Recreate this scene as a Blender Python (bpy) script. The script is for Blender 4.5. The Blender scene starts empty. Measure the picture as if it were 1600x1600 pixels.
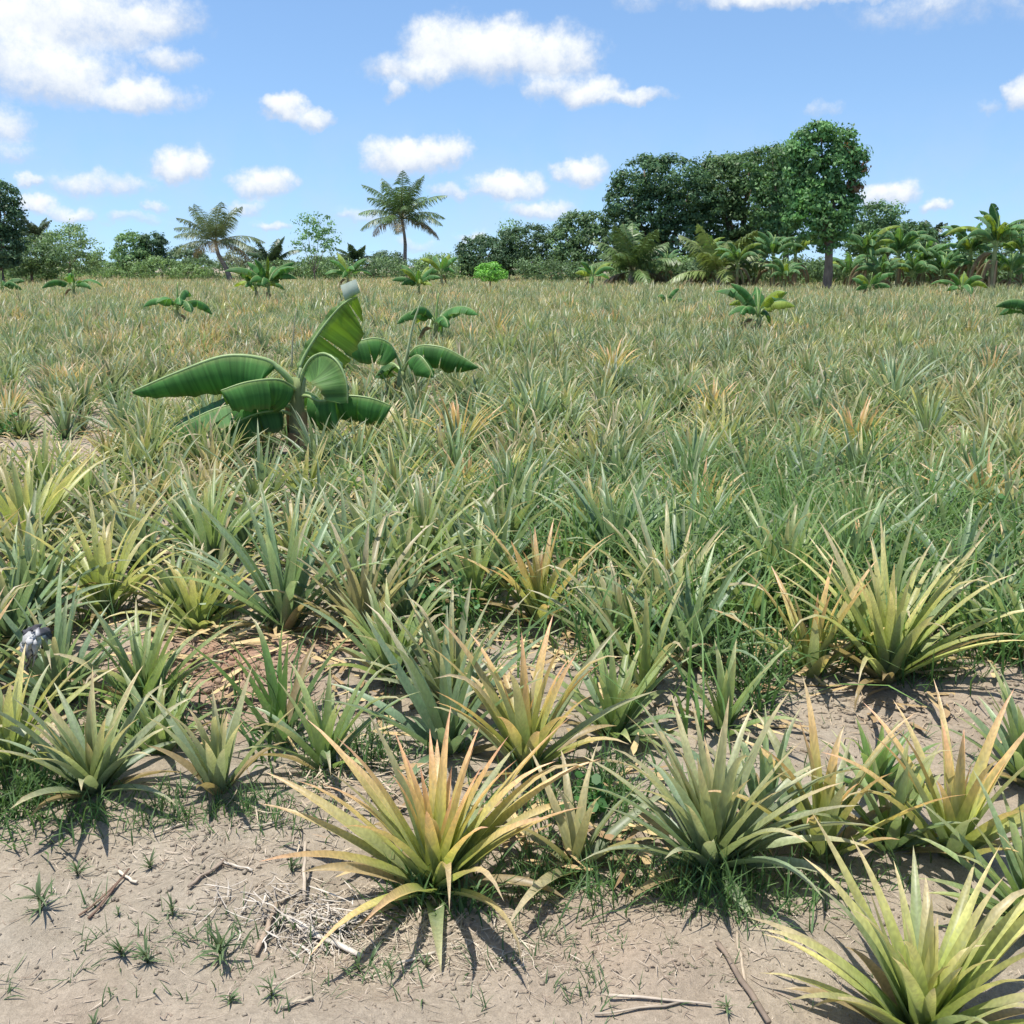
import bpy, math
import numpy as np
from mathutils import Vector

R = math.radians
scene = bpy.context.scene
COL = scene.collection

# ------------------------------------------------------------------ camera
CAM_H = 1.5
PITCH = R(13.5)
cam_d = bpy.data.cameras.new("camera")
cam_d.sensor_width = 36.0
cam_d.lens = 36.0
cam_d.clip_start = 0.05
cam_d.clip_end = 8000
cam = bpy.data.objects.new("camera", cam_d)
COL.objects.link(cam)
cam.location = (0, 0, CAM_H)
cam.rotation_euler = (R(90) - PITCH, 0, 0)
scene.camera = cam

# ------------------------------------------------------------------ light
SUN_AZ = R(-100)      # measured from +Y (view direction), negative = left
SUN_EL = R(77)
SUN_STRENGTH = 4.7
SKY_STRENGTH = 0.125
EXPOSURE = 0.50
SKY_TINT = (0.92, 1.0, 1.05)
CLOUD_BASE = (3.5, 4.0, 4.95)
CLOUD_TOP = (6.1, 6.25, 6.2)
scene.cycles.use_adaptive_sampling = True
scene.cycles.adaptive_threshold = 0.025
scene.cycles.max_bounces = 4
scene.cycles.diffuse_bounces = 2
scene.cycles.glossy_bounces = 2
scene.cycles.transmission_bounces = 3
scene.cycles.volume_bounces = 0
scene.cycles.caustics_reflective = False
scene.cycles.caustics_refractive = False
scene.view_settings.view_transform = 'Standard'
scene.view_settings.look = 'None'
scene.view_settings.exposure = EXPOSURE
scene.view_settings.gamma = 1.0
scene.view_settings.use_curve_mapping = False

sun_d = bpy.data.lights.new("sun", 'SUN')
sun_d.energy = SUN_STRENGTH
sun_d.angle = R(0.53)
sun_d.color = (1.0, 0.955, 0.88)
sun = bpy.data.objects.new("sun", sun_d)
COL.objects.link(sun)
sdir = Vector((math.sin(SUN_AZ) * math.cos(SUN_EL), math.cos(SUN_AZ) * math.cos(SUN_EL), math.sin(SUN_EL)))
sun.rotation_euler = sdir.to_track_quat('Z', 'Y').to_euler()
sun.location = (-20, 30, 50)

# pixel helpers: 1600 px frame of the photograph -> world
SP, CP = math.sin(PITCH), math.cos(PITCH)
def ray(u, v):
    x = (u - 800) / 1600.0
    y = -(v - 800) / 1600.0
    return np.array([x, CP + y * SP, -SP + y * CP])
def gpos(u, v):
    d = ray(u, v)
    t = CAM_H / -d[2]
    return np.array([d[0] * t, d[1] * t])
def at(u, v, Y):
    d = ray(u, v)
    t = Y / d[1]
    return np.array([d[0] * t, Y, CAM_H + d[2] * t])
def proj(x, y, z):
    zz = z - CAM_H
    dep = y * CP - zz * SP
    up = y * SP + zz * CP
    return 800 + 1600 * x / dep, 800 - 1600 * up / dep

# ------------------------------------------------------------------ node helpers
class NT:
    def __init__(self, tree):
        self.t = tree; self.n = tree.nodes; self.l = tree.links
    def node(self, typ, **kw):
        nd = self.n.new(typ)
        for k, v in kw.items():
            setattr(nd, k, v)
        return nd
    def put(self, sock, v):
        if hasattr(v, 'is_output') or isinstance(v, bpy.types.NodeSocket):
            self.l.new(v, sock)
        else:
            sock.default_value = v
    def math(self, op, a, b=None, c=None, clamp=False):
        nd = self.n.new('ShaderNodeMath'); nd.operation = op; nd.use_clamp = clamp
        self.put(nd.inputs[0], a)
        if b is not None: self.put(nd.inputs[1], b)
        if c is not None: self.put(nd.inputs[2], c)
        return nd.outputs[0]
    def mix(self, f, a, b, mode='MIX'):
        nd = self.n.new('ShaderNodeMix'); nd.data_type = 'RGBA'; nd.blend_type = mode
        self.put(nd.inputs['Factor'], f)
        ca = [s for s in nd.inputs if s.name == 'A' and s.type == 'RGBA'][0]
        cb = [s for s in nd.inputs if s.name == 'B' and s.type == 'RGBA'][0]
        self.put(ca, a if not isinstance(a, tuple) else (*a[:3], 1)); self.put(cb, b if not isinstance(b, tuple) else (*b[:3], 1))
        return [s for s in nd.outputs if s.type == 'RGBA'][0]
    def noise(self, vec, scale, detail=3, rough=0.55, dist=0.0, out='Fac'):
        nd = self.n.new('ShaderNodeTexNoise')
        self.put(nd.inputs['Vector'], vec); nd.inputs['Scale'].default_value = scale
        nd.inputs['Detail'].default_value = detail; nd.inputs['Roughness'].default_value = rough
        nd.inputs['Distortion'].default_value = dist
        return nd.outputs[out] if out in nd.outputs else nd.outputs[0]
    def ramp(self, f, lo, hi, a=0.0, b=1.0, smooth=False):
        nd = self.n.new('ShaderNodeMapRange'); nd.clamp = True
        if smooth: nd.interpolation_type = 'SMOOTHSTEP'
        self.put(nd.inputs[0], f)
        for i, v in enumerate((lo, hi, a, b)): self.put(nd.inputs[1 + i], v)
        return nd.outputs[0]

# ------------------------------------------------------------------ world: sky with cumulus
world = bpy.data.worlds.new("World")
scene.world = world
world.use_nodes = True
w = NT(world.node_tree)
w.n.clear()
sky = w.node('ShaderNodeTexSky', sky_type='NISHITA', sun_disc=False)
sky.sun_elevation = SUN_EL
sky.sun_rotation = SUN_AZ
sky.altitude = 0
sky.air_density = 1.0
sky.dust_density = 0.2
sky.ozone_density = 3.0
tc = w.node('ShaderNodeTexCoord')
sep = w.node('ShaderNodeSeparateXYZ')
w.l.new(tc.outputs['Generated'], sep.inputs[0])
vec = tc.outputs['Generated']
# clear dry air: the pale band low over the horizon is kept thin
lift = w.node('ShaderNodeCombineXYZ')
w.l.new(sep.outputs[0], lift.inputs[0]); w.l.new(sep.outputs[1], lift.inputs[1])
w.l.new(w.math('ADD', w.math('MULTIPLY', w.math('MAXIMUM', sep.outputs[2], 0.0), 0.90), 0.10), lift.inputs[2])
nrm_ = w.node('ShaderNodeVectorMath', operation='NORMALIZE'); w.l.new(lift.outputs[0], nrm_.inputs[0])
w.l.new(nrm_.outputs[0], sky.inputs['Vector'])
skyc = w.mix(1.0, sky.outputs[0], SKY_TINT, 'MULTIPLY')
az = w.math('ARCTAN2', sep.outputs[0], sep.outputs[1])
el = w.math('ARCSINE', sep.outputs[2])
# billow the coordinates
wn = w.noise(vec, 30, 4, 0.62, out='Color')
wo = w.node('ShaderNodeVectorMath', operation='MULTIPLY_ADD'); w.l.new(wn, wo.inputs[0]); wo.inputs[1].default_value = (.05, .030, 0); wo.inputs[2].default_value = (-.025, -.015, 0)
ae = w.node('ShaderNodeCombineXYZ'); w.l.new(az, ae.inputs[0]); w.l.new(el, ae.inputs[1])
wsum = w.node('ShaderNodeVectorMath', operation='ADD'); w.l.new(wo.outputs[0], wsum.inputs[0]); w.l.new(ae.outputs[0], wsum.inputs[1])
aew = wsum.outputs[0]
# cumulus: centre px, centre py, radius x, radius up, radius down, strength
CLOUDS = [
    (60, 30, 190, 60, 50, 1.0), (210, 30, 95, 40, 30, .9), (90, 125, 110, 60, 35, 1.0), (215, 155, 85, 32, 18, 1.0), (20, 90, 80, 60, 50, .9),
    (255, 95, 48, 24, 18, .8), (0, 195, 42, 34, 28, .7), (10, 240, 40, 22, 14, .55),
    (690, 85, 70, 60, 30, 1.1), (760, 85, 120, 50, 32, 1.1), (860, 90, 80, 45, 40, 1.05), (650, 110, 80, 26, 22, .9), (900, 145, 85, 26, 18, 1.0), (985, 150, 75, 14, 10, .9), (630, 140, 25, 16, 14, .7),
    (450, 170, 40, 22, 14, 1.0), (492, 188, 36, 20, 16, .9),
    (288, 265, 50, 34, 20, 1.1), (155, 290, 72, 22, 16, .8), (48, 285, 20, 12, 8, .7),
    (412, 293, 50, 32, 18, 1.1), (640, 255, 66, 38, 20, 1.1), (690, 245, 50, 36, 22, 1.1),
    (60, 322, 34, 16, 14, .95), (110, 335, 34, 14, 10, .75), (240, 325, 20, 12, 8, .7), (380, 325, 40, 16, 12, .8), (425, 355, 34, 12, 8, .8), (200, 345, 50, 12, 8, .6),
    (705, 305, 36, 20, 12, .9), (795, 300, 62, 34, 16, 1.05), (910, 275, 48, 28, 16, 1.1), (850, 330, 66, 18, 12, .85), (740, 370, 36, 12, 8, .8), (560, 335, 34, 12, 8, .5), (650, 388, 36, 14, 8, .6),
    (1230, -8, 160, 14, 18, 1.0), (1480, 10, 150, 20, 28, .45), (1000, 2, 40, 12, 10, .4),
    (1385, 310, 44, 24, 16, 1.1), (1455, 326, 22, 12, 8, .9), (1290, 170, 34, 12, 10, .5), (1600, 150, 26, 34, 20, .85), (1540, 170, 16, 10, 8, .3), (1700, 140, 90, 40, 22, .9), (-170, 120, 150, 70, 40, .9),
]
field = None
shade = None
k = 0.98 / 1600
for (u, v, rx, ru, rd, st) in CLOUDS:
    vc = v + (rd - ru) * .42; ry = (ru + rd) * .60; rxx = rx * 1.12
    d = ray(u, vc); d = d / np.linalg.norm(d)
    a0 = math.atan2(d[0], d[1]); e0 = math.asin(d[2])
    ma = w.node('ShaderNodeVectorMath', operation='MULTIPLY_ADD')
    w.l.new(aew, ma.inputs[0]); ma.inputs[1].default_value = (1 / (rxx * k), 1 / (ry * k), 0); ma.inputs[2].default_value = (-a0 / (rxx * k), -e0 / (ry * k), 0)
    dt = w.node('ShaderNodeVectorMath', operation='DOT_PRODUCT'); w.l.new(ma.outputs[0], dt.inputs[0]); w.l.new(ma.outputs[0], dt.inputs[1])
    f = w.math('MULTIPLY_ADD', dt.outputs['Value'], -st, st)
    # sunlit upper side of each heap
    sh = w.node('ShaderNodeVectorMath', operation='DOT_PRODUCT'); w.l.new(ma.outputs[0], sh.inputs[0]); sh.inputs[1].default_value = (0, .9, 0)
    sv = w.math('ADD', f, w.math('MINIMUM', sh.outputs['Value'], 0.35))
    field = f if field is None else w.math('MAXIMUM', field, f)
    shade = sv if shade is None else w.math('MAXIMUM', shade, sv)
fine = w.noise(vec, 48, 8, 0.68)
fine2 = w.noise(vec, 20, 4, 0.6)
fn = w.math('ADD', w.math('MULTIPLY', w.math('SUBTRACT', fine, 0.5), 1.25), w.math('MULTIPLY', w.math('SUBTRACT', fine2, 0.5), 0.6))
dens = w.math('ADD', w.math('MAXIMUM', field, -0.3), fn)
alpha = w.ramp(dens, -0.08, 1.0, 0, 0.97, smooth=True)
alpha = w.math('MULTIPLY', alpha, w.ramp(field, -0.30, 0.30, smooth=True))
# thin veil low in the sky
veil = w.math('MULTIPLY', w.ramp(el, 0.15, 0.02, 0, 0.30), w.ramp(fine2, 0.38, 0.62))
alpha = w.math('MAXIMUM', alpha, veil)
lit = w.ramp(w.math('ADD', shade, w.math('MULTIPLY', fn, 1.1)), 0.12, 1.3)
ccol = w.mix(lit, CLOUD_BASE, CLOUD_TOP)
near_bg = w.node('ShaderNodeBackground')
w.l.new(w.mix(alpha, skyc, ccol), near_bg.inputs['Color'])
near_bg.inputs['Strength'].default_value = SKY_STRENGTH
# the rest of the sky carries the same kind of cloud, less finely drawn
mp = w.node('ShaderNodeMapping'); w.l.new(vec, mp.inputs[0]); mp.inputs['Scale'].default_value = (1, 1, 2.2)
gen = w.ramp(w.noise(mp.outputs[0], 3.2, 4, 0.55), 0.54, 0.72, 0, .95, smooth=True)
gen = w.math('MULTIPLY', gen, w.ramp(el, 0.0, 0.06))
far_bg = w.node('ShaderNodeBackground')
w.l.new(w.mix(gen, skyc, CLOUD_TOP), far_bg.inputs['Color'])
far_bg.inputs['Strength'].default_value = SKY_STRENGTH
part = w.math('MULTIPLY', w.math('LESS_THAN', w.math('ABSOLUTE', az), 0.72), w.math('LESS_THAN', el, 0.33))
mxw = w.node('ShaderNodeMixShader')
w.l.new(part, mxw.inputs[0]); w.l.new(far_bg.outputs[0], mxw.inputs[1]); w.l.new(near_bg.outputs[0], mxw.inputs[2])
ow = w.node('ShaderNodeOutputWorld')
w.l.new(mxw.outputs[0], ow.inputs['Surface'])
world.cycles.sampling_method = 'MANUAL'
world.cycles.sample_map_resolution = 512

# ------------------------------------------------------------------ numpy noise + terrain
def vnoise(x, y, seed=0):
    x = np.asarray(x, float); y = np.asarray(y, float)
    xi = np.floor(x).astype(np.int64); yi = np.floor(y).astype(np.int64)
    fx = x - xi; fy = y - yi
    fx = fx * fx * (3 - 2 * fx); fy = fy * fy * (3 - 2 * fy)
    def h(a, b):
        n = (a * 374761393 + b * 668265263 + seed * 982451653) & 0x7fffffff
        n = ((n ^ (n >> 13)) * 1274126177) & 0x7fffffff
        return ((n ^ (n >> 16)) & 0xffff) / 65535.0
    return (h(xi, yi) * (1 - fx) + h(xi + 1, yi) * fx) * (1 - fy) + (h(xi, yi + 1) * (1 - fx) + h(xi + 1, yi + 1) * fx) * fy

def terr(x, y):
    z = 0.07 * (vnoise(x * 0.9, y * 1.3, 1) - 0.5) + 0.05 * (vnoise(x * 2.3, y * 2.9, 2) - 0.5)
    # a low planting ridge where the rows begin
    z = z + 0.03 * np.sin(np.asarray(y) * 5.6 + np.asarray(x) * 0.9) * np.clip((np.asarray(y) - 2.4) / 0.8, 0, 1)
    return z
def terr_fine(x, y):
    return (0.034 * (vnoise(x * 6.1, y * 6.7, 3) - 0.5) + 0.018 * (vnoise(x * 15, y * 16, 4) - 0.5)
            + 0.008 * (np.clip(vnoise(x * 31, y * 33, 5) - 0.55, 0, 1)))
def tz(x, y):
    return float(terr(np.array([x]), np.array([y]))[0])

# ------------------------------------------------------------------ mesh helpers
def make_mesh(name, V, Q=None, T=None, C=None, smooth=True, uv=None):
    me = bpy.data.meshes.new(name)
    V = np.ascontiguousarray(V, dtype=np.float32).reshape(-1, 3)
    Q = np.zeros((0, 4), np.int32) if Q is None else np.asarray(Q, np.int32).reshape(-1, 4)
    T = np.zeros((0, 3), np.int32) if T is None else np.asarray(T, np.int32).reshape(-1, 3)
    me.vertices.add(len(V)); me.vertices.foreach_set('co', V.ravel())
    nl = Q.size + T.size
    me.loops.add(nl)
    me.loops.foreach_set('vertex_index', np.concatenate([Q.ravel(), T.ravel()]))
    npoly = len(Q) + len(T)
    me.polygons.add(npoly)
    starts = np.concatenate([np.arange(len(Q)) * 4, Q.size + np.arange(len(T)) * 3]).astype(np.int32)
    me.polygons.foreach_set('loop_start', starts)
    if smooth:
        me.polygons.foreach_set('use_smooth', np.ones(npoly, bool))
    me.update(calc_edges=True)
    if C is not None:
        C = np.asarray(C, np.float32).reshape(-1, C.shape[-1])
        if C.shape[1] == 3:
            C = np.concatenate([C, np.ones((len(C), 1), np.float32)], 1)
        at_ = me.color_attributes.new('Col', 'FLOAT_COLOR', 'POINT')
        at_.data.foreach_set('color', np.ascontiguousarray(C).ravel())
    return me

def obj(name, me, mat=None, parent=None, label=None, cat=None, group=None, kind=None, loc=None):
    o = bpy.data.objects.new(name, me)
    COL.objects.link(o)
    if mat is not None and me is not None and len(me.materials) == 0:
        me.materials.append(mat)
    if parent is not None: o.parent = parent
    if loc is not None: o.location = tuple(float(c) for c in loc)
    if label: o['label'] = label
    if cat: o['category'] = cat
    if group: o['group'] = group
    if kind: o['kind'] = kind
    return o

class MB:
    """collects vertices, quads, triangles and colours"""
    def __init__(s): s.V = []; s.Q = []; s.T = []; s.C = []; s.n = 0
    def add(s, V, Q=None, T=None, C=None):
        V = np.asarray(V, float).reshape(-1, 3)
        s.V.append(V)
        if Q is not None and len(Q): s.Q.append(np.asarray(Q).reshape(-1, 4) + s.n)
        if T is not None and len(T): s.T.append(np.asarray(T).reshape(-1, 3) + s.n)
        if C is None: C = (.5, .5, .5)
        C = np.asarray(C, float)
        if C.ndim == 1: C = np.tile(C, (len(V), 1))
        s.C.append(C.reshape(-1, C.shape[-1])); s.n += len(V)
    def mesh(s, name, smooth=True):
        return make_mesh(name, np.concatenate(s.V), np.concatenate(s.Q) if s.Q else None,
                         np.concatenate(s.T) if s.T else None, np.concatenate(s.C), smooth)

def tube_arrays(P, rad, sides=8, cap=True, flat=1.0, rough=0.0, rng=None):
    P = np.asarray(P, float); n = len(P); rad = np.broadcast_to(np.asarray(rad, float), (n,))
    T = np.gradient(P, axis=0); T /= np.linalg.norm(T, axis=1)[:, None] + 1e-9
    ref = np.array([0., 0, 1]) if abs(T[0, 2]) < 0.9 else np.array([1., 0, 0])
    A = np.cross(T, ref); A /= np.linalg.norm(A, axis=1)[:, None] + 1e-9
    B = np.cross(T, A)
    th = np.arange(sides) * 2 * math.pi / sides
    rr = rad[:, None] * np.ones((1, sides))
    if rough and rng is not None: rr = rr * (1 + rough * rng.uniform(-1, 1, rr.shape))
    V = P[:, None, :] + rr[..., None] * (np.cos(th)[None, :, None] * A[:, None, :] + flat * np.sin(th)[None, :, None] * B[:, None, :])
    i = np.arange(n - 1)[:, None] * sides; j = np.arange(sides)[None, :]; j2 = (j + 1) % sides
    Q = np.stack([i + j, i + j2, i + sides + j2, i + sides + j], -1).reshape(-1, 4)
    V = V.reshape(-1, 3); Tt = []
    if cap:
        for k, idx in ((0, 0), (n - 1, (n - 1) * sides)):
            V = np.concatenate([V, P[k][None]]); c = len(V) - 1
            for a in range(sides):
                b = (a + 1) % sides
                Tt.append((c, idx + b, idx + a) if k == 0 else (c, idx + a, idx + b))
    return V, Q, np.array(Tt).reshape(-1, 3)

# a batch of strap leaves (pineapple leaves, grass blades): all vectorised
def leaf_batch(base, az, el, bend, L, W, twist, curve, cols, S, across=3, trough=0.22, jitter=0.0, rng=None, power=1.5, prof=0, tipcurl=None):
    N = len(az)
    s = np.linspace(0, 1, S + 1)
    ang = el[:, None] - bend[:, None] * s[None] ** power
    if tipcurl is not None:
        ang = ang - tipcurl[:, None] * np.clip((s[None] - 0.6) / 0.4, 0, 1) ** 1.5
    a = az[:, None] + curve[:, None] * s[None]
    am = (ang[:, 1:] + ang[:, :-1]) / 2; aa = (a[:, 1:] + a[:, :-1]) / 2
    ds = (L / S)[:, None]
    dP = np.stack([np.cos(am) * np.cos(aa), np.cos(am) * np.sin(aa), np.sin(am)], -1) * ds[..., None]
    P = np.concatenate([np.zeros((N, 1, 3)), np.cumsum(dP, 1)], 1) + base[:, None, :]
    side = np.stack([-np.sin(a), np.cos(a), np.zeros_like(a)], -1)
    nrm = np.stack([-np.sin(ang) * np.cos(a), -np.sin(ang) * np.sin(a), np.cos(ang)], -1)
    tw = twist[:, None] * s[None]
    c, sn = np.cos(tw)[..., None], np.sin(tw)[..., None]
    sd = side * c + nrm * sn; nm = nrm * c - side * sn
    if prof == 0:
        pr = np.clip(1 - s ** 1.75, 0, 1) ** 0.95 * (0.86 + 0.14 * np.clip(s / 0.12, 0, 1))
    else:
        pr = np.clip(1 - s ** 2.2, 0, 1) ** 0.9 * np.clip(0.5 + s * 2, 0, 1)
    wd = (W[:, None] * pr[None] / 2)[..., None]
    if across == 3:
        V = np.stack([P + sd * wd + nm * wd * 2 * trough, P, P - sd * wd + nm * wd * 2 * trough], 2)
    else:
        V = np.stack([P + sd * wd, P - sd * wd], 2)
    K = cols.shape[1]
    kp = np.linspace(0, 1, K)
    idx = np.clip(np.searchsorted(kp, s, side='right') - 1, 0, K - 2)
    fr = (s - kp[idx]) * (K - 1)
    C = cols[:, idx] * (1 - fr)[None, :, None] + cols[:, idx + 1] * fr[None, :, None]
    C = np.repeat(C[:, :, None, :], across, 2)
    if across == 3 and prof == 0:
        # greyer green band down the middle of the blade, margins yellower
        band = (.34 * (1 - s) ** .8)[None, :, None]
        mid = C[:, :, 1] * (1 - band) + band * np.array([.72, 1.0, .80]) * C[:, :, 1].mean(-1, keepdims=True) * .78
        C[:, :, 1] = mid
        C[:, :, 0] *= 1.08; C[:, :, 2] *= 1.08
    if jitter and rng is not None:
        C = C * (1 + jitter * rng.uniform(-1, 1, (N, S + 1, 1, 1)))
    A = across
    i = np.arange(S)[:, None] * A; j = np.arange(A - 1)[None]
    q = np.stack([i + j, i + j + 1, i + A + j + 1, i + A + j], -1).reshape(-1, 4)
    return V.reshape(N, -1, 3), q, np.clip(C, 0, 1).reshape(N, -1, 3)

def batch_to_mesh(name, V, q, C):
    N, m, _ = V.shape
    Q = (q[None] + (np.arange(N) * m)[:, None, None]).reshape(-1, 4)
    return make_mesh(name, V.reshape(-1, 3), Q, None, C.reshape(-1, 3))

# ------------------------------------------------------------------ materials
def leaf_material(name, transl=0.35, rough=0.5, spec=0.35, streak=0.0, under=None, underfac=0.0, nscale=6.0, var=0.25, tsat=1.15, bump=0.0, tblue=0.8, veins=0, scars=0):
    m = bpy.data.materials.new(name); m.use_nodes = True
    t = NT(m.node_tree); t.n.clear()
    at_ = t.node('ShaderNodeAttribute'); at_.attribute_name = 'Col'
    tcn = t.node('ShaderNodeTexCoord')
    ns = t.noise(tcn.outputs['Object'], nscale, 1, 0.6)
    f = t.ramp(ns, 0.25, 0.75, 1 - var, 1 + var)
    col = t.mix(1.0, at_.outputs['Color'], f, 'MULTIPLY')
    if streak:
        mpn = t.node('ShaderNodeMapping'); t.l.new(tcn.outputs['Object'], mpn.inputs[0]); mpn.inputs['Scale'].default_value = (1, 1, 0.25)
        s2 = t.noise(mpn.outputs[0], 160, 0, 0.7)
        col = t.mix(1.0, col, t.ramp(s2, 0.3, 0.7, 1 - streak, 1 + streak), 'MULTIPLY')
    if scars:
        sc = t.noise(tcn.outputs['Object'], 42, 3, 0.7)
        col = t.mix(t.ramp(sc, 0.60, 0.72, 0, scars), col, (0.42, 0.33, 0.20))
        col = t.mix(t.ramp(sc, 0.42, 0.30, 0, scars * .8), col, (0.33, 0.36, 0.28))
    tcol = t.mix(1.0, col, (tsat, tsat, tblue, 1), 'MULTIPLY')
    if under is not None:
        ge = t.node('ShaderNodeNewGeometry')
        col = t.mix(t.math('MULTIPLY', ge.outputs['Backfacing'], underfac), col, under)
    p = t.node('ShaderNodeBsdfPrincipled')
    t.l.new(col, p.inputs['Base Color']); p.inputs['Roughness'].default_value = rough
    p.inputs['Specular IOR Level'].default_value = spec
    if veins:
        vn = t.node('ShaderNodeTexNoise', noise_dimensions='1D'); vn.inputs['Scale'].default_value = 1.0; vn.inputs['Detail'].default_value = 3
        t.l.new(t.math('MULTIPLY', at_.outputs['Alpha'], veins), vn.inputs['W'])
        vf = vn.outputs[0]
        col = t.mix(1.0, col, t.ramp(vf, 0.3, 0.7, .82, 1.16), 'MULTIPLY')
        tcol = t.mix(1.0, tcol, t.ramp(vf, 0.3, 0.7, .72, 1.22), 'MULTIPLY')
        t.l.new(col, p.inputs['Base Color'])
        b = t.node('ShaderNodeBump'); b.inputs['Strength'].default_value = .35; b.inputs['Distance'].default_value = 0.01
        t.l.new(vf, b.inputs['Height']); t.l.new(b.outputs[0], p.inputs['Normal'])
    elif bump:
        b = t.node('ShaderNodeBump'); b.inputs['Strength'].default_value = bump; b.inputs['Distance'].default_value = 0.01
        t.l.new(t.noise(tcn.outputs['Object'], 60, 3), b.inputs['Height']); t.l.new(b.outputs[0], p.inputs['Normal'])
    tr = t.node('ShaderNodeBsdfTranslucent'); t.l.new(tcol, tr.inputs['Color'])
    mx = t.node('ShaderNodeMixShader'); mx.inputs[0].default_value = transl
    t.l.new(p.outputs[0], mx.inputs[1]); t.l.new(tr.outputs[0], mx.inputs[2])
    o = t.node('ShaderNodeOutputMaterial'); t.l.new(mx.outputs[0], o.inputs['Surface'])
    return m

def plain_material(name, c1, c2, scale=20, rough=0.85, bump=0.3, bdist=0.01, usecol=False, stretch=(1, 1, 1)):
    m = bpy.data.materials.new(name); m.use_nodes = True
    t = NT(m.node_tree); t.n.clear()
    tcn = t.node('ShaderNodeTexCoord')
    mpn = t.node('ShaderNodeMapping'); t.l.new(tcn.outputs['Object'], mpn.inputs[0]); mpn.inputs['Scale'].default_value = stretch
    ns = t.noise(mpn.outputs[0], scale, 5, 0.65)
    col = t.mix(t.ramp(ns, 0.3, 0.7), c1, c2)
    if usecol:
        at_ = t.node('ShaderNodeAttribute'); at_.attribute_name = 'Col'
        col = t.mix(1.0, at_.outputs['Color'], t.ramp(ns, 0.25, 0.75, 0.7, 1.25), 'MULTIPLY')
    p = t.node('ShaderNodeBsdfPrincipled'); t.l.new(col, p.inputs['Base Color']); p.inputs['Roughness'].default_value = rough
    p.inputs['Specular IOR Level'].default_value = 0.2
    b = t.node('ShaderNodeBump'); b.inputs['Strength'].default_value = bump; b.inputs['Distance'].default_value = bdist
    t.l.new(ns, b.inputs['Height']); t.l.new(b.outputs[0], p.inputs['Normal'])
    o = t.node('ShaderNodeOutputMaterial'); t.l.new(p.outputs[0], o.inputs['Surface'])
    return m

M_PINE = leaf_material('pineapple_leaf', 0.38, 0.42, 0.45, streak=0.12, under=(0.27, 0.33, 0.22), underfac=0.35, nscale=9, var=0.2, tblue=.8, tsat=1.2, scars=.36)
M_GRASS = leaf_material('grass_blade', 0.4, 0.5, 0.3, nscale=5, var=0.2)
M_BANANA = leaf_material('banana_leaf', 0.36, 0.55, 0.2, nscale=5, var=0.22, bump=0.2, under=(0.20, 0.30, 0.17), underfac=0.5, tsat=1.5, tblue=.5, veins=38)
M_FOL = leaf_material('tree_foliage', 0.36, 0.5, 0.3, nscale=0.8, var=0.25)
M_FROND = leaf_material('palm_frond', 0.22, 0.42, 0.45, nscale=1.0, var=0.2)
M_RIB = leaf_material('midrib', 0.1, 0.4, 0.4, nscale=8, var=0.15)
M_BARK = plain_material('bark', (0.10, 0.075, 0.055), (0.24, 0.19, 0.15), 6, 0.9, 0.6, 0.04, stretch=(1, 1, .3))
M_PALMBARK = plain_material('palm_bark', (0.16, 0.13, 0.11), (0.30, 0.26, 0.22), 5, 0.9, 0.5, 0.03, stretch=(.4, .4, 4))
M_PSTEM = plain_material('banana_stem', (0.16, 0.11, 0.07), (0.42, 0.34, 0.22), 9, 0.75, 0.5, 0.01, usecol=True, stretch=(1, 1, .2))
M_STRAW = plain_material('dry_straw', (0.3, 0.25, 0.18), (0.5, 0.43, 0.33), 30, 0.8, 0.3, 0.003, usecol=True)
M_RAG = plain_material('rag_cloth', (0.6, 0.6, 0.62), (0.05, 0.05, 0.06), 30, 0.8, 0.3, 0.004, usecol=True)

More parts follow.
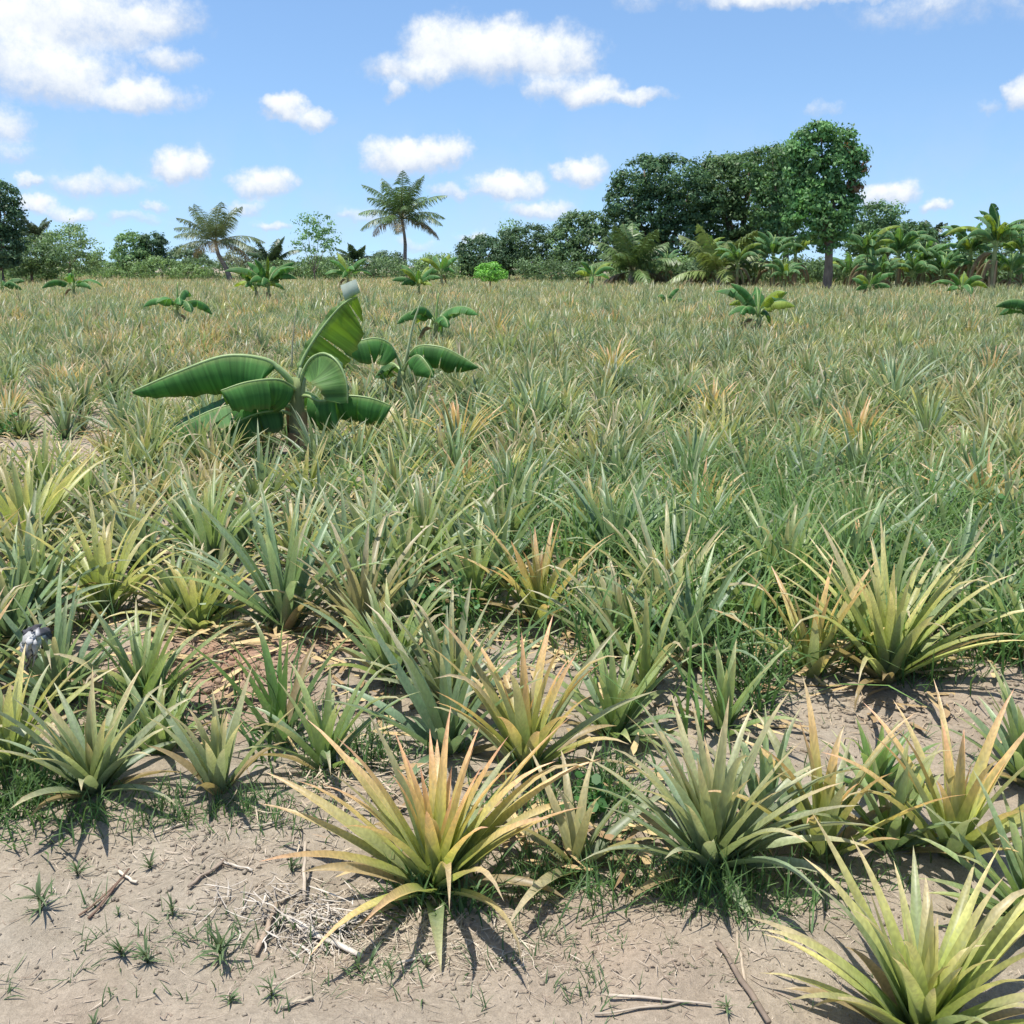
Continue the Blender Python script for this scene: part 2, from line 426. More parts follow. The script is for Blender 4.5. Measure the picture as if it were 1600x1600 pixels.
def soil_material():
    m = bpy.data.materials.new('sandy_soil'); m.use_nodes = True
    t = NT(m.node_tree); t.n.clear()
    tcn = t.node('ShaderNodeTexCoord'); vec = tcn.outputs['Object']
    big = t.noise(vec, 0.7, 4, 0.6); mid = t.noise(vec, 5.5, 5, 0.6, 0.3); fin = t.noise(vec, 60, 5, 0.7); grit = t.noise(vec, 260, 3, 0.7)
    col = t.mix(t.ramp(mid, 0.3, 0.7), (0.292, 0.246, 0.186), (0.388, 0.336, 0.262))
    col = t.mix(t.ramp(big, 0.42, 0.66, 0, 0.75), col, (0.355, 0.272, 0.200))
    patchy = t.noise(vec, 2.3, 4, 0.65, 0.6)
    col = t.mix(t.ramp(patchy, 0.5, 0.68, 0, .5), col, (0.245, 0.195, 0.145))
    col = t.mix(1.0, col, t.ramp(fin, 0.3, 0.7, 0.78, 1.16), 'MULTIPLY')
    col = t.mix(1.0, col, t.ramp(grit, 0.3, 0.7, 0.82, 1.16), 'MULTIPLY')
    for (hu, hv, hr) in ((350, 1040, .55), (520, 1010, .35)):
        hx, hy = gpos(hu, hv)
        ds = t.node('ShaderNodeVectorMath', operation='DISTANCE'); t.l.new(vec, ds.inputs[0]); ds.inputs[1].default_value = (hx, hy, 0)
        col = t.mix(t.ramp(t.math('ADD', ds.outputs['Value'], t.math('MULTIPLY', mid, .5)), hr * .6, hr * 1.5, .75, 0), col, (0.36, 0.205, 0.135))
    # dark crumbs of old litter and pale bits
    v = t.node('ShaderNodeTexVoronoi'); t.l.new(vec, v.inputs['Vector']); v.inputs['Scale'].default_value = 48
    spots = t.math('MULTIPLY', t.ramp(v.outputs['Distance'], 0.12, 0.22, 1, 0), t.ramp(fin, 0.5, 0.62))
    col = t.mix(t.math('MULTIPLY', spots, 0.6), col, (0.13, 0.09, 0.065))
    v2 = t.node('ShaderNodeTexVoronoi'); t.l.new(vec, v2.inputs['Vector']); v2.inputs['Scale'].default_value = 31
    sp2 = t.math('MULTIPLY', t.ramp(v2.outputs['Distance'], 0.08, 0.14, 1, 0), t.ramp(mid, 0.52, 0.6))
    col = t.mix(t.math('MULTIPLY', sp2, 0.6), col, (0.48, 0.41, 0.33))
    p = t.node('ShaderNodeBsdfPrincipled'); t.l.new(col, p.inputs['Base Color']); p.inputs['Roughness'].default_value = 0.95
    p.inputs['Specular IOR Level'].default_value = 0.1
    hgt = t.math('ADD', t.math('MULTIPLY', fin, 0.6), t.math('ADD', t.math('MULTIPLY', grit, 0.25), mid))
    b = t.node('ShaderNodeBump'); b.inputs['Strength'].default_value = 0.75; b.inputs['Distance'].default_value = 0.02
    t.l.new(hgt, b.inputs['Height']); t.l.new(b.outputs[0], p.inputs['Normal'])
    o = t.node('ShaderNodeOutputMaterial'); t.l.new(p.outputs[0], o.inputs['Surface'])
    return m
M_SOIL = soil_material()

# ------------------------------------------------------------------ ground
def build_ground():
    ys = np.concatenate([np.linspace(-80, -2, 10), np.linspace(-1.5, 1.0, 14), np.arange(1.05, 6.0, 0.022),
                         np.geomspace(6.05, 40, 70), np.geomspace(43, 4000, 26)])
    s = np.linspace(-1, 1, 251)
    W = 3.0 + 0.8 * np.abs(ys)
    X = s[None] * W[:, None]; Y = np.repeat(ys[:, None], len(s), 1)
    Z = terr(X, Y) + terr_fine(X, Y) * np.clip(1 - (Y - 8) / 20, 0, 1)
    n, c = X.shape
    i = np.arange(n - 1)[:, None] * c; j = np.arange(c - 1)[None]
    Q = np.stack([i + j, i + j + 1, i + c + j + 1, i + c + j], -1).reshape(-1, 4)
    obj('ground', make_mesh('ground', np.stack([X, Y, Z], -1), Q), M_SOIL, label='bare sandy brown soil of the pineapple field', kind='structure')
build_ground()

# ------------------------------------------------------------------ pineapple plants
PAL = {  # (outer leaf stops), (inner leaf stops): base, middle, upper, tip
    'grey':   (((.09, .15, .08), (.14, .22, .125), (.18, .265, .155), (.29, .33, .19)), ((.14, .225, .095), (.19, .285, .135), (.25, .335, .16), (.39, .41, .21))),
    'olive':  (((.105, .17, .065), (.17, .25, .095), (.23, .295, .125), (.37, .37, .19)), ((.155, .255, .06), (.24, .33, .09), (.32, .375, .14), (.51, .45, .24))),
    'lime':   (((.17, .24, .09), (.28, .33, .11), (.40, .40, .15), (.58, .48, .27)), ((.24, .34, .08), (.39, .45, .11), (.56, .51, .19), (.70, .53, .32))),
    'orange': (((.18, .23, .09), (.31, .33, .11), (.50, .41, .18), (.66, .46, .27)), ((.24, .34, .07), (.42, .44, .10), (.69, .44, .18), (.77, .39, .26))),
    'sage':   (((.13, .17, .095), (.20, .25, .15), (.27, .31, .19), (.50, .47, .29)), ((.19, .26, .095), (.29, .34, .14), (.45, .42, .20), (.68, .47, .28))),
    'tan':    (((.22, .22, .11), (.35, .32, .16), (.47, .40, .23), (.57, .47, .32)), ((.27, .29, .10), (.42, .38, .17), (.56, .47, .27), (.65, .54, .37))),
    'green':  (((.08, .16, .05), (.10, .20, .06), (.12, .23, .07), (.20, .26, .09)), ((.12, .24, .05), (.15, .28, .06), (.20, .32, .08), (.30, .34, .12))),
}
KINDS = ['grey', 'olive', 'lime', 'orange', 'tan', 'green', 'sage']
PALA = np.array([PAL[k] for k in KINDS])          # kind, outer/inner, stop, rgb
KTEXT = {'grey': 'grey-green', 'olive': 'olive green', 'lime': 'yellow-green', 'orange': 'orange-tipped', 'tan': 'straw-coloured', 'green': 'fresh green', 'sage': 'sage green'}

def rosettes(pos, L, kind, n, rng, upright=0.0, wscale=1.0, gain=(.74, 1.2)):
    """leaf parameters of P plants with n leaves each, flattened"""
    P = len(pos)
    i = np.arange(n)
    t = np.tile(i / max(n - 1, 1), (P, 1))
    azp = rng.uniform(0, 2 * math.pi, (P, 1)) + i[None] * 2.39996 + rng.normal(0, .22, (P, n))
    el = R(20) + (R(82) - R(20)) * t ** 0.85 + rng.normal(0, R(6), (P, n)) + upright * (1 - t) * R(38)
    el = np.clip(el, R(8), R(91))
    bend = R(36) * (1 - t) ** 1.1 * (1 - .6 * upright) + R(7) + rng.normal(0, R(8), (P, n))
    Ll = L[:, None] * (0.66 + 0.45 * np.sin(math.pi * np.clip(t * .8 + .16, 0, 1))) * rng.uniform(.8, 1.1, (P, n))
    Ll = Ll * (1 - 0.28 * np.clip((t - .85) / .15, 0, 1))
    W = (0.036 + 0.024 * L[:, None]) * rng.uniform(.82, 1.12, (P, n)) * wscale * (1 - .15 * t)
    r0 = 0.030 * (1 - t) + 0.006
    z0 = 0.005 + 0.055 * t * (L[:, None] / .5)
    base = pos[:, None, :] + np.stack([np.cos(azp) * r0, np.sin(azp) * r0, z0 + 0 * r0], -1)
    pal = PALA[kind]                                   # P,2,4,3
    f = np.clip(t * 1.25 - .12 + rng.normal(0, .18, (P, n)), 0, 1)[..., None, None]
    cols = pal[:, None, 0] * (1 - f) + pal[:, None, 1] * f
    cols = cols * rng.uniform(.82, 1.16, (P, n, 1, 1)) * rng.uniform(*gain, (P, 1, 1, 1))
    # some leaves grey, some with dried tips, the lowest ones withered
    g = (rng.uniform(size=(P, n)) < .16)[..., None, None]
    cols = np.where(g, cols * .35 + .65 * PALA[0, 0][None, None] * 1.15, cols)
    dry = rng.uniform(size=(P, n)) < .20
    straw = np.array([.55, .44, .28])
    cols[..., 3, :] = np.where(dry[..., None], straw, cols[..., 3, :])
    cols[..., 2, :] = np.where((dry & (rng.uniform(size=(P, n)) < .35))[..., None], cols[..., 2, :] * .4 + straw * .6, cols[..., 2, :])
    Ll = np.where(t < .14, Ll * .75, Ll)
    wither = (t < .14) & (rng.uniform(size=(P, n)) < .6)
    cols = np.where(wither[..., None, None], np.array([.40, .30, .15]) * rng.uniform(.7, 1.1, (P, n, 1, 1)), cols)
    tip = np.where(dry, rng.uniform(R(10), R(90), (P, n)), rng.uniform(0, R(18), (P, n)))
    fl = lambda a: a.reshape(P * n, *a.shape[2:])
    return dict(base=fl(base), az=fl(azp), el=fl(el), bend=fl(bend), L=fl(Ll), W=fl(W), twist=fl(rng.normal(0, .35, (P, n))),
                curve=fl(rng.normal(0, .10, (P, n))), cols=fl(cols), tipcurl=fl(tip))

HEROES = [  # u, v of the base; longest leaf in px; leaves; kind; upright; label
    (682, 1372, 345, 40, 'orange', .0, 'large yellow and orange pineapple plant on bare soil beside the straw heap'),
    (1112, 1348, 320, 42, 'sage', .1, 'large grey-green pineapple plant with an orange centre leaf, on the edge of bare soil'),
    (1442, 1600, 360, 42, 'lime', .05, 'bright yellow-green pineapple plant cut by the bottom edge of the photo'),
    (148, 1242, 205, 30, 'sage', .1, 'spreading sage and yellow pineapple plant left of the small upright one at the soil edge'),
    (342, 1236, 180, 17, 'sage', .65, 'small upright grey-green pineapple plant on the soil edge'),
    (508, 1200, 185, 18, 'olive', .4, 'small olive pineapple plant behind the large orange and yellow one, to its left'),
    (18, 1205, 190, 24, 'lime', .1, 'yellow-green pineapple plant cut by the left edge above the green grass'),
    (92, 1082, 215, 28, 'grey', .3, 'grey-green pineapple plant with a torn rag caught on it'),
    (225, 1095, 190, 26, 'olive', .2, 'olive pineapple plant between the ragged one and the bare soil hump'),
    (308, 985, 150, 24, 'lime', .2, 'small yellow-green pineapple plant behind the bare reddish soil hump'),
    (446, 985, 260, 34, 'grey', .35, 'tall blue-grey pineapple plant right behind the bare soil hump'),
    (566, 958, 215, 30, 'grey', .2, 'grey-green pineapple plant next to the tall blue-grey one, on its right side'),
    (440, 1135, 240, 9, 'green', .9, 'slender fresh green pineapple sucker standing on the soil hump'),
    (612, 1068, 190, 24, 'olive', .3, 'olive pineapple plant behind the large yellow and orange plant'),
    (165, 968, 205, 30, 'lime', .1, 'yellow-green pineapple plant above the rag, to its right'),
    (22, 1015, 190, 26, 'grey', .2, 'grey-green pineapple plant at the left edge beside the rag'),
    (740, 950, 165, 22, 'olive', .1, 'olive pineapple plant left of the pink and orange tipped one'),
    (842, 965, 190, 26, 'orange', .2, 'pink and orange tipped pineapple plant beside dead yellow leaves'),
    (1045, 980, 235, 34, 'sage', .25, 'large grey-green pineapple plant in the second row, middle of the photo'),
    (1165, 980, 160, 24, 'olive', .1, 'dull olive pineapple plant beside the large grey-green one in the second row'),
    (1266, 1062, 190, 16, 'orange', .55, 'upright orange and yellow pineapple plant left of the big pale fan-shaped one'),
    (1385, 1068, 250, 40, 'lime', .25, 'big pale fan-shaped pineapple plant casting its shadow on bare soil'),
    (822, 1205, 245, 28, 'orange', .3, 'pineapple plant with vivid pink-orange leaves behind the large yellow one'),
    (1008, 1092, 180, 11, 'lime', .75, 'thin upright yellow-green pineapple plant in front of the second row'),
    (1284, 1325, 255, 17, 'orange', .45, 'pineapple plant with one tall orange leaf beside the large grey-green one'),
    (1488, 1335, 265, 22, 'orange', .45, 'upright pink and orange pineapple plant behind the bright yellow-green one'),
    (900, 1335, 220, 13, 'tan', .0, 'withered straw-coloured pineapple plant between the two large front plants'),
    (1615, 1440, 250, 28, 'olive', .2, 'olive pineapple plant cut by the right edge behind the bright one'),
    (1606, 1040, 185, 28, 'olive', .2, 'olive pineapple plant cut by the right edge beyond the bare strip'),
    (1368, 1212, 125, 16, 'green', .3, 'small dark green pineapple plant on the bare strip of soil'),
    (960, 1140, 170, 22, 'olive', .2, 'olive pineapple plant behind the vivid pink-orange one'),
    (1490, 965, 185, 28, 'grey', .2, 'grey-green pineapple plant right behind the big pale fan-shaped one'),
    (702, 1100, 200, 26, 'sage', .3, 'grey-green pineapple plant just behind the large yellow and orange one'),
    (48, 872, 200, 34, 'lime', .2, 'dense golden yellow pineapple clump at the left edge'),
    (1600, 1205, 175, 24, 'olive', .2, 'olive pineapple plant at the right edge of the bare strip'),
    (1222, 950, 200, 28, 'olive', .25, 'olive pineapple plant behind the upright orange and yellow one'),
    (1190, 1290, 200, 18, 'grey', .3, 'grey-green pineapple plant tucked behind the large grey-green front plant'),
    (1392, 1320, 190, 18, 'olive', .3, 'olive pineapple plant between the two upright orange ones'),
    (330, 900, 190, 28, 'olive', .2, 'olive pineapple plant behind the small yellow-green one by the soil hump'),
    (660, 905, 190, 26, 'olive', .25, 'olive pineapple plant behind the patch of clover-like herb'),
    (960, 905, 190, 28, 'grey', .3, 'grey-green pineapple plant behind the pink and orange tipped one'),
    (1330, 930, 190, 28, 'grey', .25, 'grey-green pineapple plant behind the big pale fan-shaped one, to its left'),
    (250, 1165, 150, 18, 'olive', .2, 'low olive pineapple plant behind the soil-edge pair'),
    (835, 690, 125, 40, 'grey', .1, 'big blue-grey pineapple plant standing out in the middle behind the tall grass'),
    (1392, 645, 115, 40, 'grey', .2, 'big blue-green pineapple plant rising above the field on the right'),
    (1058, 632, 85, 30, 'grey', .0, 'spiky blue-grey pineapple plant beside the red-tipped one'),
    (1112, 662, 80, 26, 'orange', .3, 'small red-tipped pineapple plant right of the spiky blue-grey one'),
    (1335, 720, 110, 34, 'orange', .2, 'large peach-tipped pineapple plant behind the tall grass on the right'),
    (1435, 668, 80, 26, 'lime', .0, 'bright yellow pineapple plant at the foot of the big blue-green one'),
    (955, 600, 75, 28, 'orange', .1, 'orange-tipped pineapple plant far back in the middle of the field'),
    (715, 715, 115, 32, 'orange', .3, 'golden orange-tipped pineapple plant right of the big banana plant'),
    (595, 690, 95, 34, 'tan', .2, 'dried golden pineapple plant below the right leaf of the big banana plant'),
    (1130, 1135, 150, 14, 'olive', .4, 'small olive pineapple plant on the bare strip behind the large grey-green one'),
]

def leaf_plant(name, xy, L, n, kind, upright, rng, label, group=None, S=9, gain=(.85, 1.15)):
    z = tz(*xy) - 0.01
    root = obj(name, None, label=label, cat='pineapple plant', group=group, loc=(xy[0], xy[1], z))
    root.empty_display_size = 0.05
    pr = rosettes(np.zeros((1, 3)), np.array([L]), np.array([KINDS.index(kind)]), n, rng, upright, gain=gain)
    V, q, C = leaf_batch(**pr, S=S, across=3, trough=0.32, jitter=0.06, rng=rng)
    for k in range(n):
        obj('leaf', make_mesh('leaf', V[k], q, None, C[k]), M_PINE, parent=root)
    # the short stem that carries the rosette
    tv, tq, tt = tube_arrays([(0, 0, -.05), (0, 0, .02), (0, 0, .07 * L / .5)], [.028, .03, .012], 8)
    obj('stem', make_mesh('stem', tv, tq, tt, np.tile(np.array([.16, .17, .08]), (len(tv), 1))), M_PINE, parent=root)
    return root

rng = np.random.default_rng(7)
taken = []          # xy of everything rooted in the field
banana_spots = []
for (u, v, lp, n, kind, upr, lab) in HEROES:
    xy = gpos(u, v)
    dep = xy[1] * CP + CAM_H * SP
    L = lp * dep / 1600 * (.82 if v > 1340 else .92)
    leaf_plant('pineapple_plant', xy, L, int(n * (1.3 if n > 20 else 1.15)), kind, upr, rng, lab, gain=(1.10, 1.2))  # leaf colours raised in place of sunlight shining through them
    taken.append((xy[0], xy[1], 0.23))
n_individual = len(HEROES)

# candidate spots for the rest of the field: jittered rows
def bare(x, y):
    u, v = proj(x, y, 0 * x)
    b = (v > 1175) & (u > -60) & (u < 1660)
    b |= ((u - 350) / 125) ** 2 + ((v - 1050) / 75) ** 2 < 1
    b |= (u > 1180) & (v > 1070)
    b |= (np.abs(u - 65) < 75) & (v > 1000)
    b |= ((u - 1150) / 170) ** 2 + ((v - 1130) / 70) ** 2 < 1
    b |= ((u - 770) / 90) ** 2 + ((v - 1010) / 40) ** 2 < 1
    b |= (y < 2.7)
    g = gpos(30, 722); b |= ((x - g[0]) / .8) ** 2 + ((y - g[1]) / .95) ** 2 < 1
    g = gpos(465, 715); b |= (np.abs(x - g[0] + .03) < .30) & (y > g[1] - 1.7) & (y < g[1] + .25)
    return b
def candidates(y0, y1, sp, rng):
    ys = np.arange(y0, y1, sp * .92)
    out = []
    for k, y in enumerate(ys):
        hw = 0.53 * y + 1.4
        xs = np.arange(-hw, hw, sp) + (k % 2) * sp / 2
        out.append(np.stack([xs + rng.normal(0, sp * .2, len(xs)), y + rng.normal(0, sp * .2, len(xs))], -1))
    return np.concatenate(out)
cand = np.concatenate([candidates(2.6, 9, 0.39, rng), candidates(9, 30, 0.45, rng)])
cand = cand[~bare(cand[:, 0], cand[:, 1])]
T = np.array(taken)
d2 = ((cand[:, None, :] - T[None, :, :2]) ** 2).sum(-1)
cand = cand[(d2 > T[None, :, 2] ** 2).all(1)]
order = np.argsort(np.hypot(cand[:, 0], cand[:, 1]))
cand = cand[order]
def field_kind(x, y, rng):
    """patches of colour over the field"""
    n1 = vnoise(x * .30 + 11, y * .22, 21); n2 = vnoise(x * .55, y * .4 + 5, 22); r = rng.uniform(size=len(x))
    side = np.clip(x / (0.5 * y + .5), -1, 1)      # right side greener, left side drier
    k = np.ones(len(x), int)                       # olive
    k[(r < .42 + .7 * (n1 - .5) + .16 * side)] = 0              # grey
    k[(r > .885 - .6 * (n2 - .5) + .10 * side)] = 4              # tan
    k[(r > .945 - .34 * (n2 - .5) + .03 * side)] = 3            # orange
    k[(k == 1) & (rng.uniform(size=len(x)) < .38)] = 6
    lim = (r > .50) & (r < .57); k[lim] = 2
    return k
ck = field_kind(cand[:, 0], cand[:, 1], rng)
cu, cv = proj(cand[:, 0], cand[:, 1], 0.3 + 0 * cand[:, 0])
inview = (cu > -70) & (cu < 1670)
gB = gpos(465, 715)
def zone_label(x, y, kind, u):
    kt = KTEXT[kind]
    d = math.hypot(x - gB[0], y - gB[1])
    if y < 4.7: z = 'in the front rows at the left' if u < 330 else ('in the front rows, left of the middle' if u < 760 else 'in the front rows, right of the middle')
    elif d < 0.9: z = 'around the foot of the big banana plant'
    elif y > gB[1] + .2:
        z = ('far to the left behind the big banana plant' if u < 210 else 'just behind the big banana plant' if u < 620 else 'right of the big banana plant, level with its leaves' if u < 830
             else 'beyond the tall grass, left of the mango trunk line' if u < 1200 else 'beyond the tall grass near the right edge')
    else:
        z = ('near the left edge before the big banana plant' if u < 200 else 'in front of the big banana plant' if u < 620 else 'in the middle, before the big blue-grey plant' if u < 950
             else 'among the left part of the tall grass' if u < 1250 else 'among the tall grass toward the right edge')
    return f'{kt} pineapple plant {z}', f'pineapple plants {z}'
N_IND = 300 - n_individual
picked = np.zeros(len(cand), bool)
idx_in = np.nonzero(inview)[0][:N_IND]
picked[idx_in] = True
prot = {}
for j, i in enumerate(idx_in):
    x, y = cand[i]; kind = KINDS[ck[i]]
    u = cu[i]
    lab, grp = zone_label(x, y, kind, u)
    L = rng.uniform(.35, .52)
    lab = ('large ' if L > .465 else ('small ' if L < .405 else '')) + lab
    if y < 6.0:
        leaf_plant('pineapple_plant', (x, y), L, int(rng.integers(22, 32)), kind, rng.uniform(.05, .4), rng, lab, grp, S=7)
    else:
        key = (kind, j % 6)
        if key not in prot:
            n = int(rng.integers(22, 32))
            pr = rosettes(np.zeros((1, 3)), np.array([.5]), np.array([ck[i]]), n, rng, rng.uniform(.0, .35), .92)
            pr['bend'] = pr['bend'] * .75
            V, q, C = leaf_batch(**pr, S=6, across=3, trough=.30, jitter=.06, rng=rng)
            prot[key] = batch_to_mesh('pineapple_rosette', V, q, C)
        o = obj('pineapple_plant', prot[key], M_PINE, label=lab, cat='pineapple plant', group=grp, loc=(x, y, tz(x, y) - .01))
        o.rotation_euler = (0, 0, rng.uniform(0, 6.28)); s_ = L / .5
        o.scale = (s_, s_, s_ * rng.uniform(.92, 1.1))

# the rest of the field: one mass
def field_mass():
    rest = cand[~picked]; kr = ck[~picked]
    meshes = []
    def bunch(pts, kinds, n, S, across, ws, Lr):
        P = len(pts)
        pos = np.stack([pts[:, 0], pts[:, 1], terr(pts[:, 0], pts[:, 1]) - .01], -1)
        Ls = rng.uniform(*Lr, P)
        big = rng.uniform(size=P) < .05; Ls[big] *= 1.3
        Ls = Ls * (.72 + .55 * vnoise(pts[:, 0] * .45 + 3, pts[:, 1] * .45, 41))
        pr = rosettes(pos, Ls, kinds, n, rng, 0.15, ws, gain=(.62, 1.08))
        pr['bend'] = pr['bend'] * .7
        V, q, C = leaf_batch(**pr, S=S, across=across, trough=.2, jitter=.05, rng=rng)
        N, m, _ = V.shape
        Q = (q[None] + (np.arange(N) * m)[:, None, None]).reshape(-1, 4)
        meshes.append((V.reshape(-1, 3), Q, C.reshape(-1, 3)))
    near = rest[:, 1] < 18
    bunch(rest[near], kr[near], 26, 3, 3, 1.0, (.36, .54))
    bunch(rest[~near], kr[~near], 21, 3, 2, 1.08, (.38, .55))
    for y0, y1, sp, n, ws in ((30, 52, .55, 16, 1.15), (52, 110, .78, 12, 1.8), (110, 175, 1.5, 11, 4.0)):
        c = candidates(y0, y1, sp, rng)
        bunch(c, field_kind(c[:, 0], c[:, 1], rng), n, 2 if y0 > 40 else 3, 2, ws, (.48, .66))
    V = []; Q = []; C = []; off = 0
    for v, q, c in meshes:
        V.append(v); Q.append(q + off); C.append(c); off += len(v)
    me = make_mesh('pineapple_field', np.concatenate(V), np.concatenate(Q), None, np.concatenate(C))
    obj('pineapple_field', me, M_PINE, label='dense far rows of pineapple plants reaching to the tree line', cat='pineapple field', kind='stuff')
field_mass()

# ------------------------------------------------------------------ banana plants
def smooth_path(P, n):
    """Catmull-Rom through control points"""
    P = np.asarray(P, float)
    if len(P) == 2: return P[0] + (P[1] - P[0]) * np.linspace(0, 1, n)[:, None]
    E = np.concatenate([[2 * P[0] - P[1]], P, [2 * P[-1] - P[-2]]])
    t = np.linspace(0, len(P) - 1 - 1e-6, n); i = t.astype(int); f = (t - i)[:, None]
    a, b, c, d = E[i], E[i + 1], E[i + 2], E[i + 3]
    return .5 * (2 * b + (c - a) * f + (2 * a - 5 * b + 4 * c - d) * f ** 2 + (3 * b - a - 3 * c + d) * f ** 3)

def banana_leaf(root, path, width, fold=(0.9, 0.9), roll=0.0, up=(0, 0, 1), col=(.07, .17, .035), rng=None, tears=0.12, petiole=0.12, wave=0.05, blunt=.15, name='leaf', pw=None, seg=22, lscale=(1, 1), hang=None, pleat=.012):
    """path in root-local space; blade halves fold down from the midrib"""
    P = smooth_path(path, seg + 1)
    T = np.gradient(P, axis=0); T /= np.linalg.norm(T, axis=1)[:, None]
    up = np.asarray(up, float)
    side = np.cross(T, up); side /= np.linalg.norm(side, axis=1)[:, None] + 1e-9
    U = np.cross(side, T)
    c, s_ = math.cos(roll), math.sin(roll)
    side, U = side * c + U * s_, U * c - side * s_
    sp = np.linspace(0, 1, seg + 1)
    b = np.clip((sp - petiole) / (1 - petiole), 0, 1)
    prof = np.clip(b / .13, 0, 1) ** .6 * (1 - np.clip((b - .55) / .45, 0, 1) ** 2.2 * (1 - blunt)) * np.where(b >= 1, .35, 1)
    if pw is not None: prof = np.clip(b / .07, 0, 1) ** .6 * (1 - b ** pw * (1 - blunt)) * np.where(b >= 1, .3, 1)
    seg_len = float(np.linalg.norm(np.diff(P, axis=0), axis=1).sum())
    mb = MB()
    NA = 5
    HD = [None, None]
    if hang is not None:
        for h in (0, 1):
            hv = np.asarray(hang[h], float)
            D = (hv[None] - P) if len(hang) == 3 and hang[2] else np.tile(hv, (seg + 1, 1))
            D = D - (D * T).sum(1)[:, None] * T
            HD[h] = D / (np.linalg.norm(D, axis=1)[:, None] + 1e-9)
    col = np.array(col)
    for sg, fd, ls in ((1, fold[0], lscale[0]), (-1, fold[1], lscale[1])):
        wv = wave * width * (np.sin(sp * 23 + sg * 1.3 + rng.uniform(0, 6)) + .6 * np.sin(sp * 51 + rng.uniform(0, 6)))
        i0 = int(np.searchsorted(sp, petiole * .9))
        # blade is cut into strips at the tears
        cuts = [i0]
        for i in range(i0 + 2, seg - 1):
            if rng.uniform() < tears: cuts.append(i)
        cuts.append(seg)
        for a, e in zip(cuts[:-1], cuts[1:]):
            if e <= a: continue
            df = rng.normal(0, .16) if len(cuts) > 2 else 0
            ii = np.arange(a, e + 1)
            rows = []
            for j in range(NA + 1):
                r = j / NA
                ang = (fd + df * r) * (0.55 + .75 * r)
                w_ = width * ls * prof[ii]
                lag = 0
                if j == NA: w_ = w_ * (1 + .05 * np.random.default_rng(a * 7 + e).uniform(-1, 1, len(ii)))
                shrink = 0.0
                if e - a >= 1 and len(cuts) > 2:
                    # strips narrow a little towards the margin so tears open
                    m = (ii - (a + e) / 2) / max((e - a) / 2, .5)
                    shrink = -m * .10 * r * width * .35 * (a != i0 or e != seg)
                    shrink = np.asarray(shrink)[:, None] * T[ii]
                pl = pleat * width * r * np.sin(ii * 2.2 + sg) * 1.5
                if HD[0] is not None:
                    D = HD[0 if sg > 0 else 1][ii]; NN = np.cross(T[ii], D)
                    p = P[ii] + D * (w_ * r)[:, None] + NN * (wv[ii] * r + pl + .25 * w_ * (r - r * r))[:, None] + shrink
                    rows.append(p); continue
                p = P[ii] + U[ii] * pl[:, None] + sg * side[ii] * (w_ * r * math.cos(ang))[:, None] - U[ii] * (w_ * r * math.sin(ang))[:, None] + U[ii] * (wv[ii] * r * .8)[:, None] + lag + shrink
                rows.append(p)
            V = np.stack(rows, 1)                        # len(ii), NA+1, 3
            n, m_ = V.shape[:2]
            i = np.arange(n - 1)[:, None] * m_; j = np.arange(m_ - 1)[None]
            Q = np.stack([i + j, i + j + 1, i + m_ + j + 1, i + m_ + j], -1).reshape(-1, 4)
            if sg < 0 and hang is None: Q = Q[:, ::-1]
            cc = col[None, None] * (0.80 + .40 * ((np.arange(n)[:, None, None] * 7919 + a * 31) % 11) / 10) * np.ones((1, m_, 1))
            cc[:, 0] = np.array([.22, .32, .10])
            cc[:, -1] = cc[:, -1] * .6 + np.array([.20, .14, .05]) * .4
            al = np.repeat((sp[ii] * seg_len)[:, None, None], m_, 1)
            mb.add(V, Q, None, np.concatenate([cc, al], -1).reshape(-1, 4))
    lf = obj(name, mb.mesh('leaf'), M_BANANA, parent=root)
    rad = width * .052 * (1 - .8 * sp) + .003
    rad = rad * np.where(sp < petiole, 1.25, 1)
    tv, tq, tt = tube_arrays(P - U * (rad * .3)[:, None], rad, 5)
    obj('midrib', make_mesh('midrib', tv, tq, tt, np.tile(np.array([.30, .40, .16]), (len(tv), 1))), M_RIB, parent=lf)
    return lf

def banana_stem(root, path, rad, rng, col=(.30, .26, .16), tall=False):
    P = smooth_path(path, 10)
    tv, tq, tt = tube_arrays(P, np.linspace(rad, rad * .55, 10), 12, rough=.07, rng=rng)
    z = (tv[:, 2] - tv[:, 2].min()) / np.ptp(tv[:, 2])
    C = np.array(col)[None] * (1 - z[:, None]) + np.array([.24, .30, .12])[None] * z[:, None]
    st = obj('stem', make_mesh('stem', tv, tq, tt, C), M_PSTEM, parent=root)
    # dry sheaths wrapped round the stem
    for k in range(4):
        a = rng.uniform(0, 6.28); h0 = rng.uniform(0, .3); h1 = h0 + rng.uniform(.35, .6)
        mbs = MB()
        zz = np.linspace(h0, h1, 5)
        base = np.array([smooth_path(path, 50)[int(min(h, .98) * 49)] for h in zz])
        rr = rad * (1.08 - .45 * zz) + np.array([0, .004, .008, .014, .03]) * (rad / .08)
        th = a + np.linspace(-.7, .7, 4)[None] * (1 - .5 * np.linspace(0, 1, 5))[:, None]
        V = base[:, None, :] + np.stack([np.cos(th) * rr[:, None], np.sin(th) * rr[:, None], 0 * th], -1)
        i = np.arange(4)[:, None] * 4; j = np.arange(3)[None]
        mbs.add(V, np.stack([i + j, i + j + 1, i + 4 + j + 1, i + 4 + j], -1).reshape(-1, 4), None, np.array([.30, .22, .13]) * rng.uniform(.6, 1.3))
        obj('dry_sheath', mbs.mesh('dry_sheath'), M_PSTEM, parent=st)
    return st

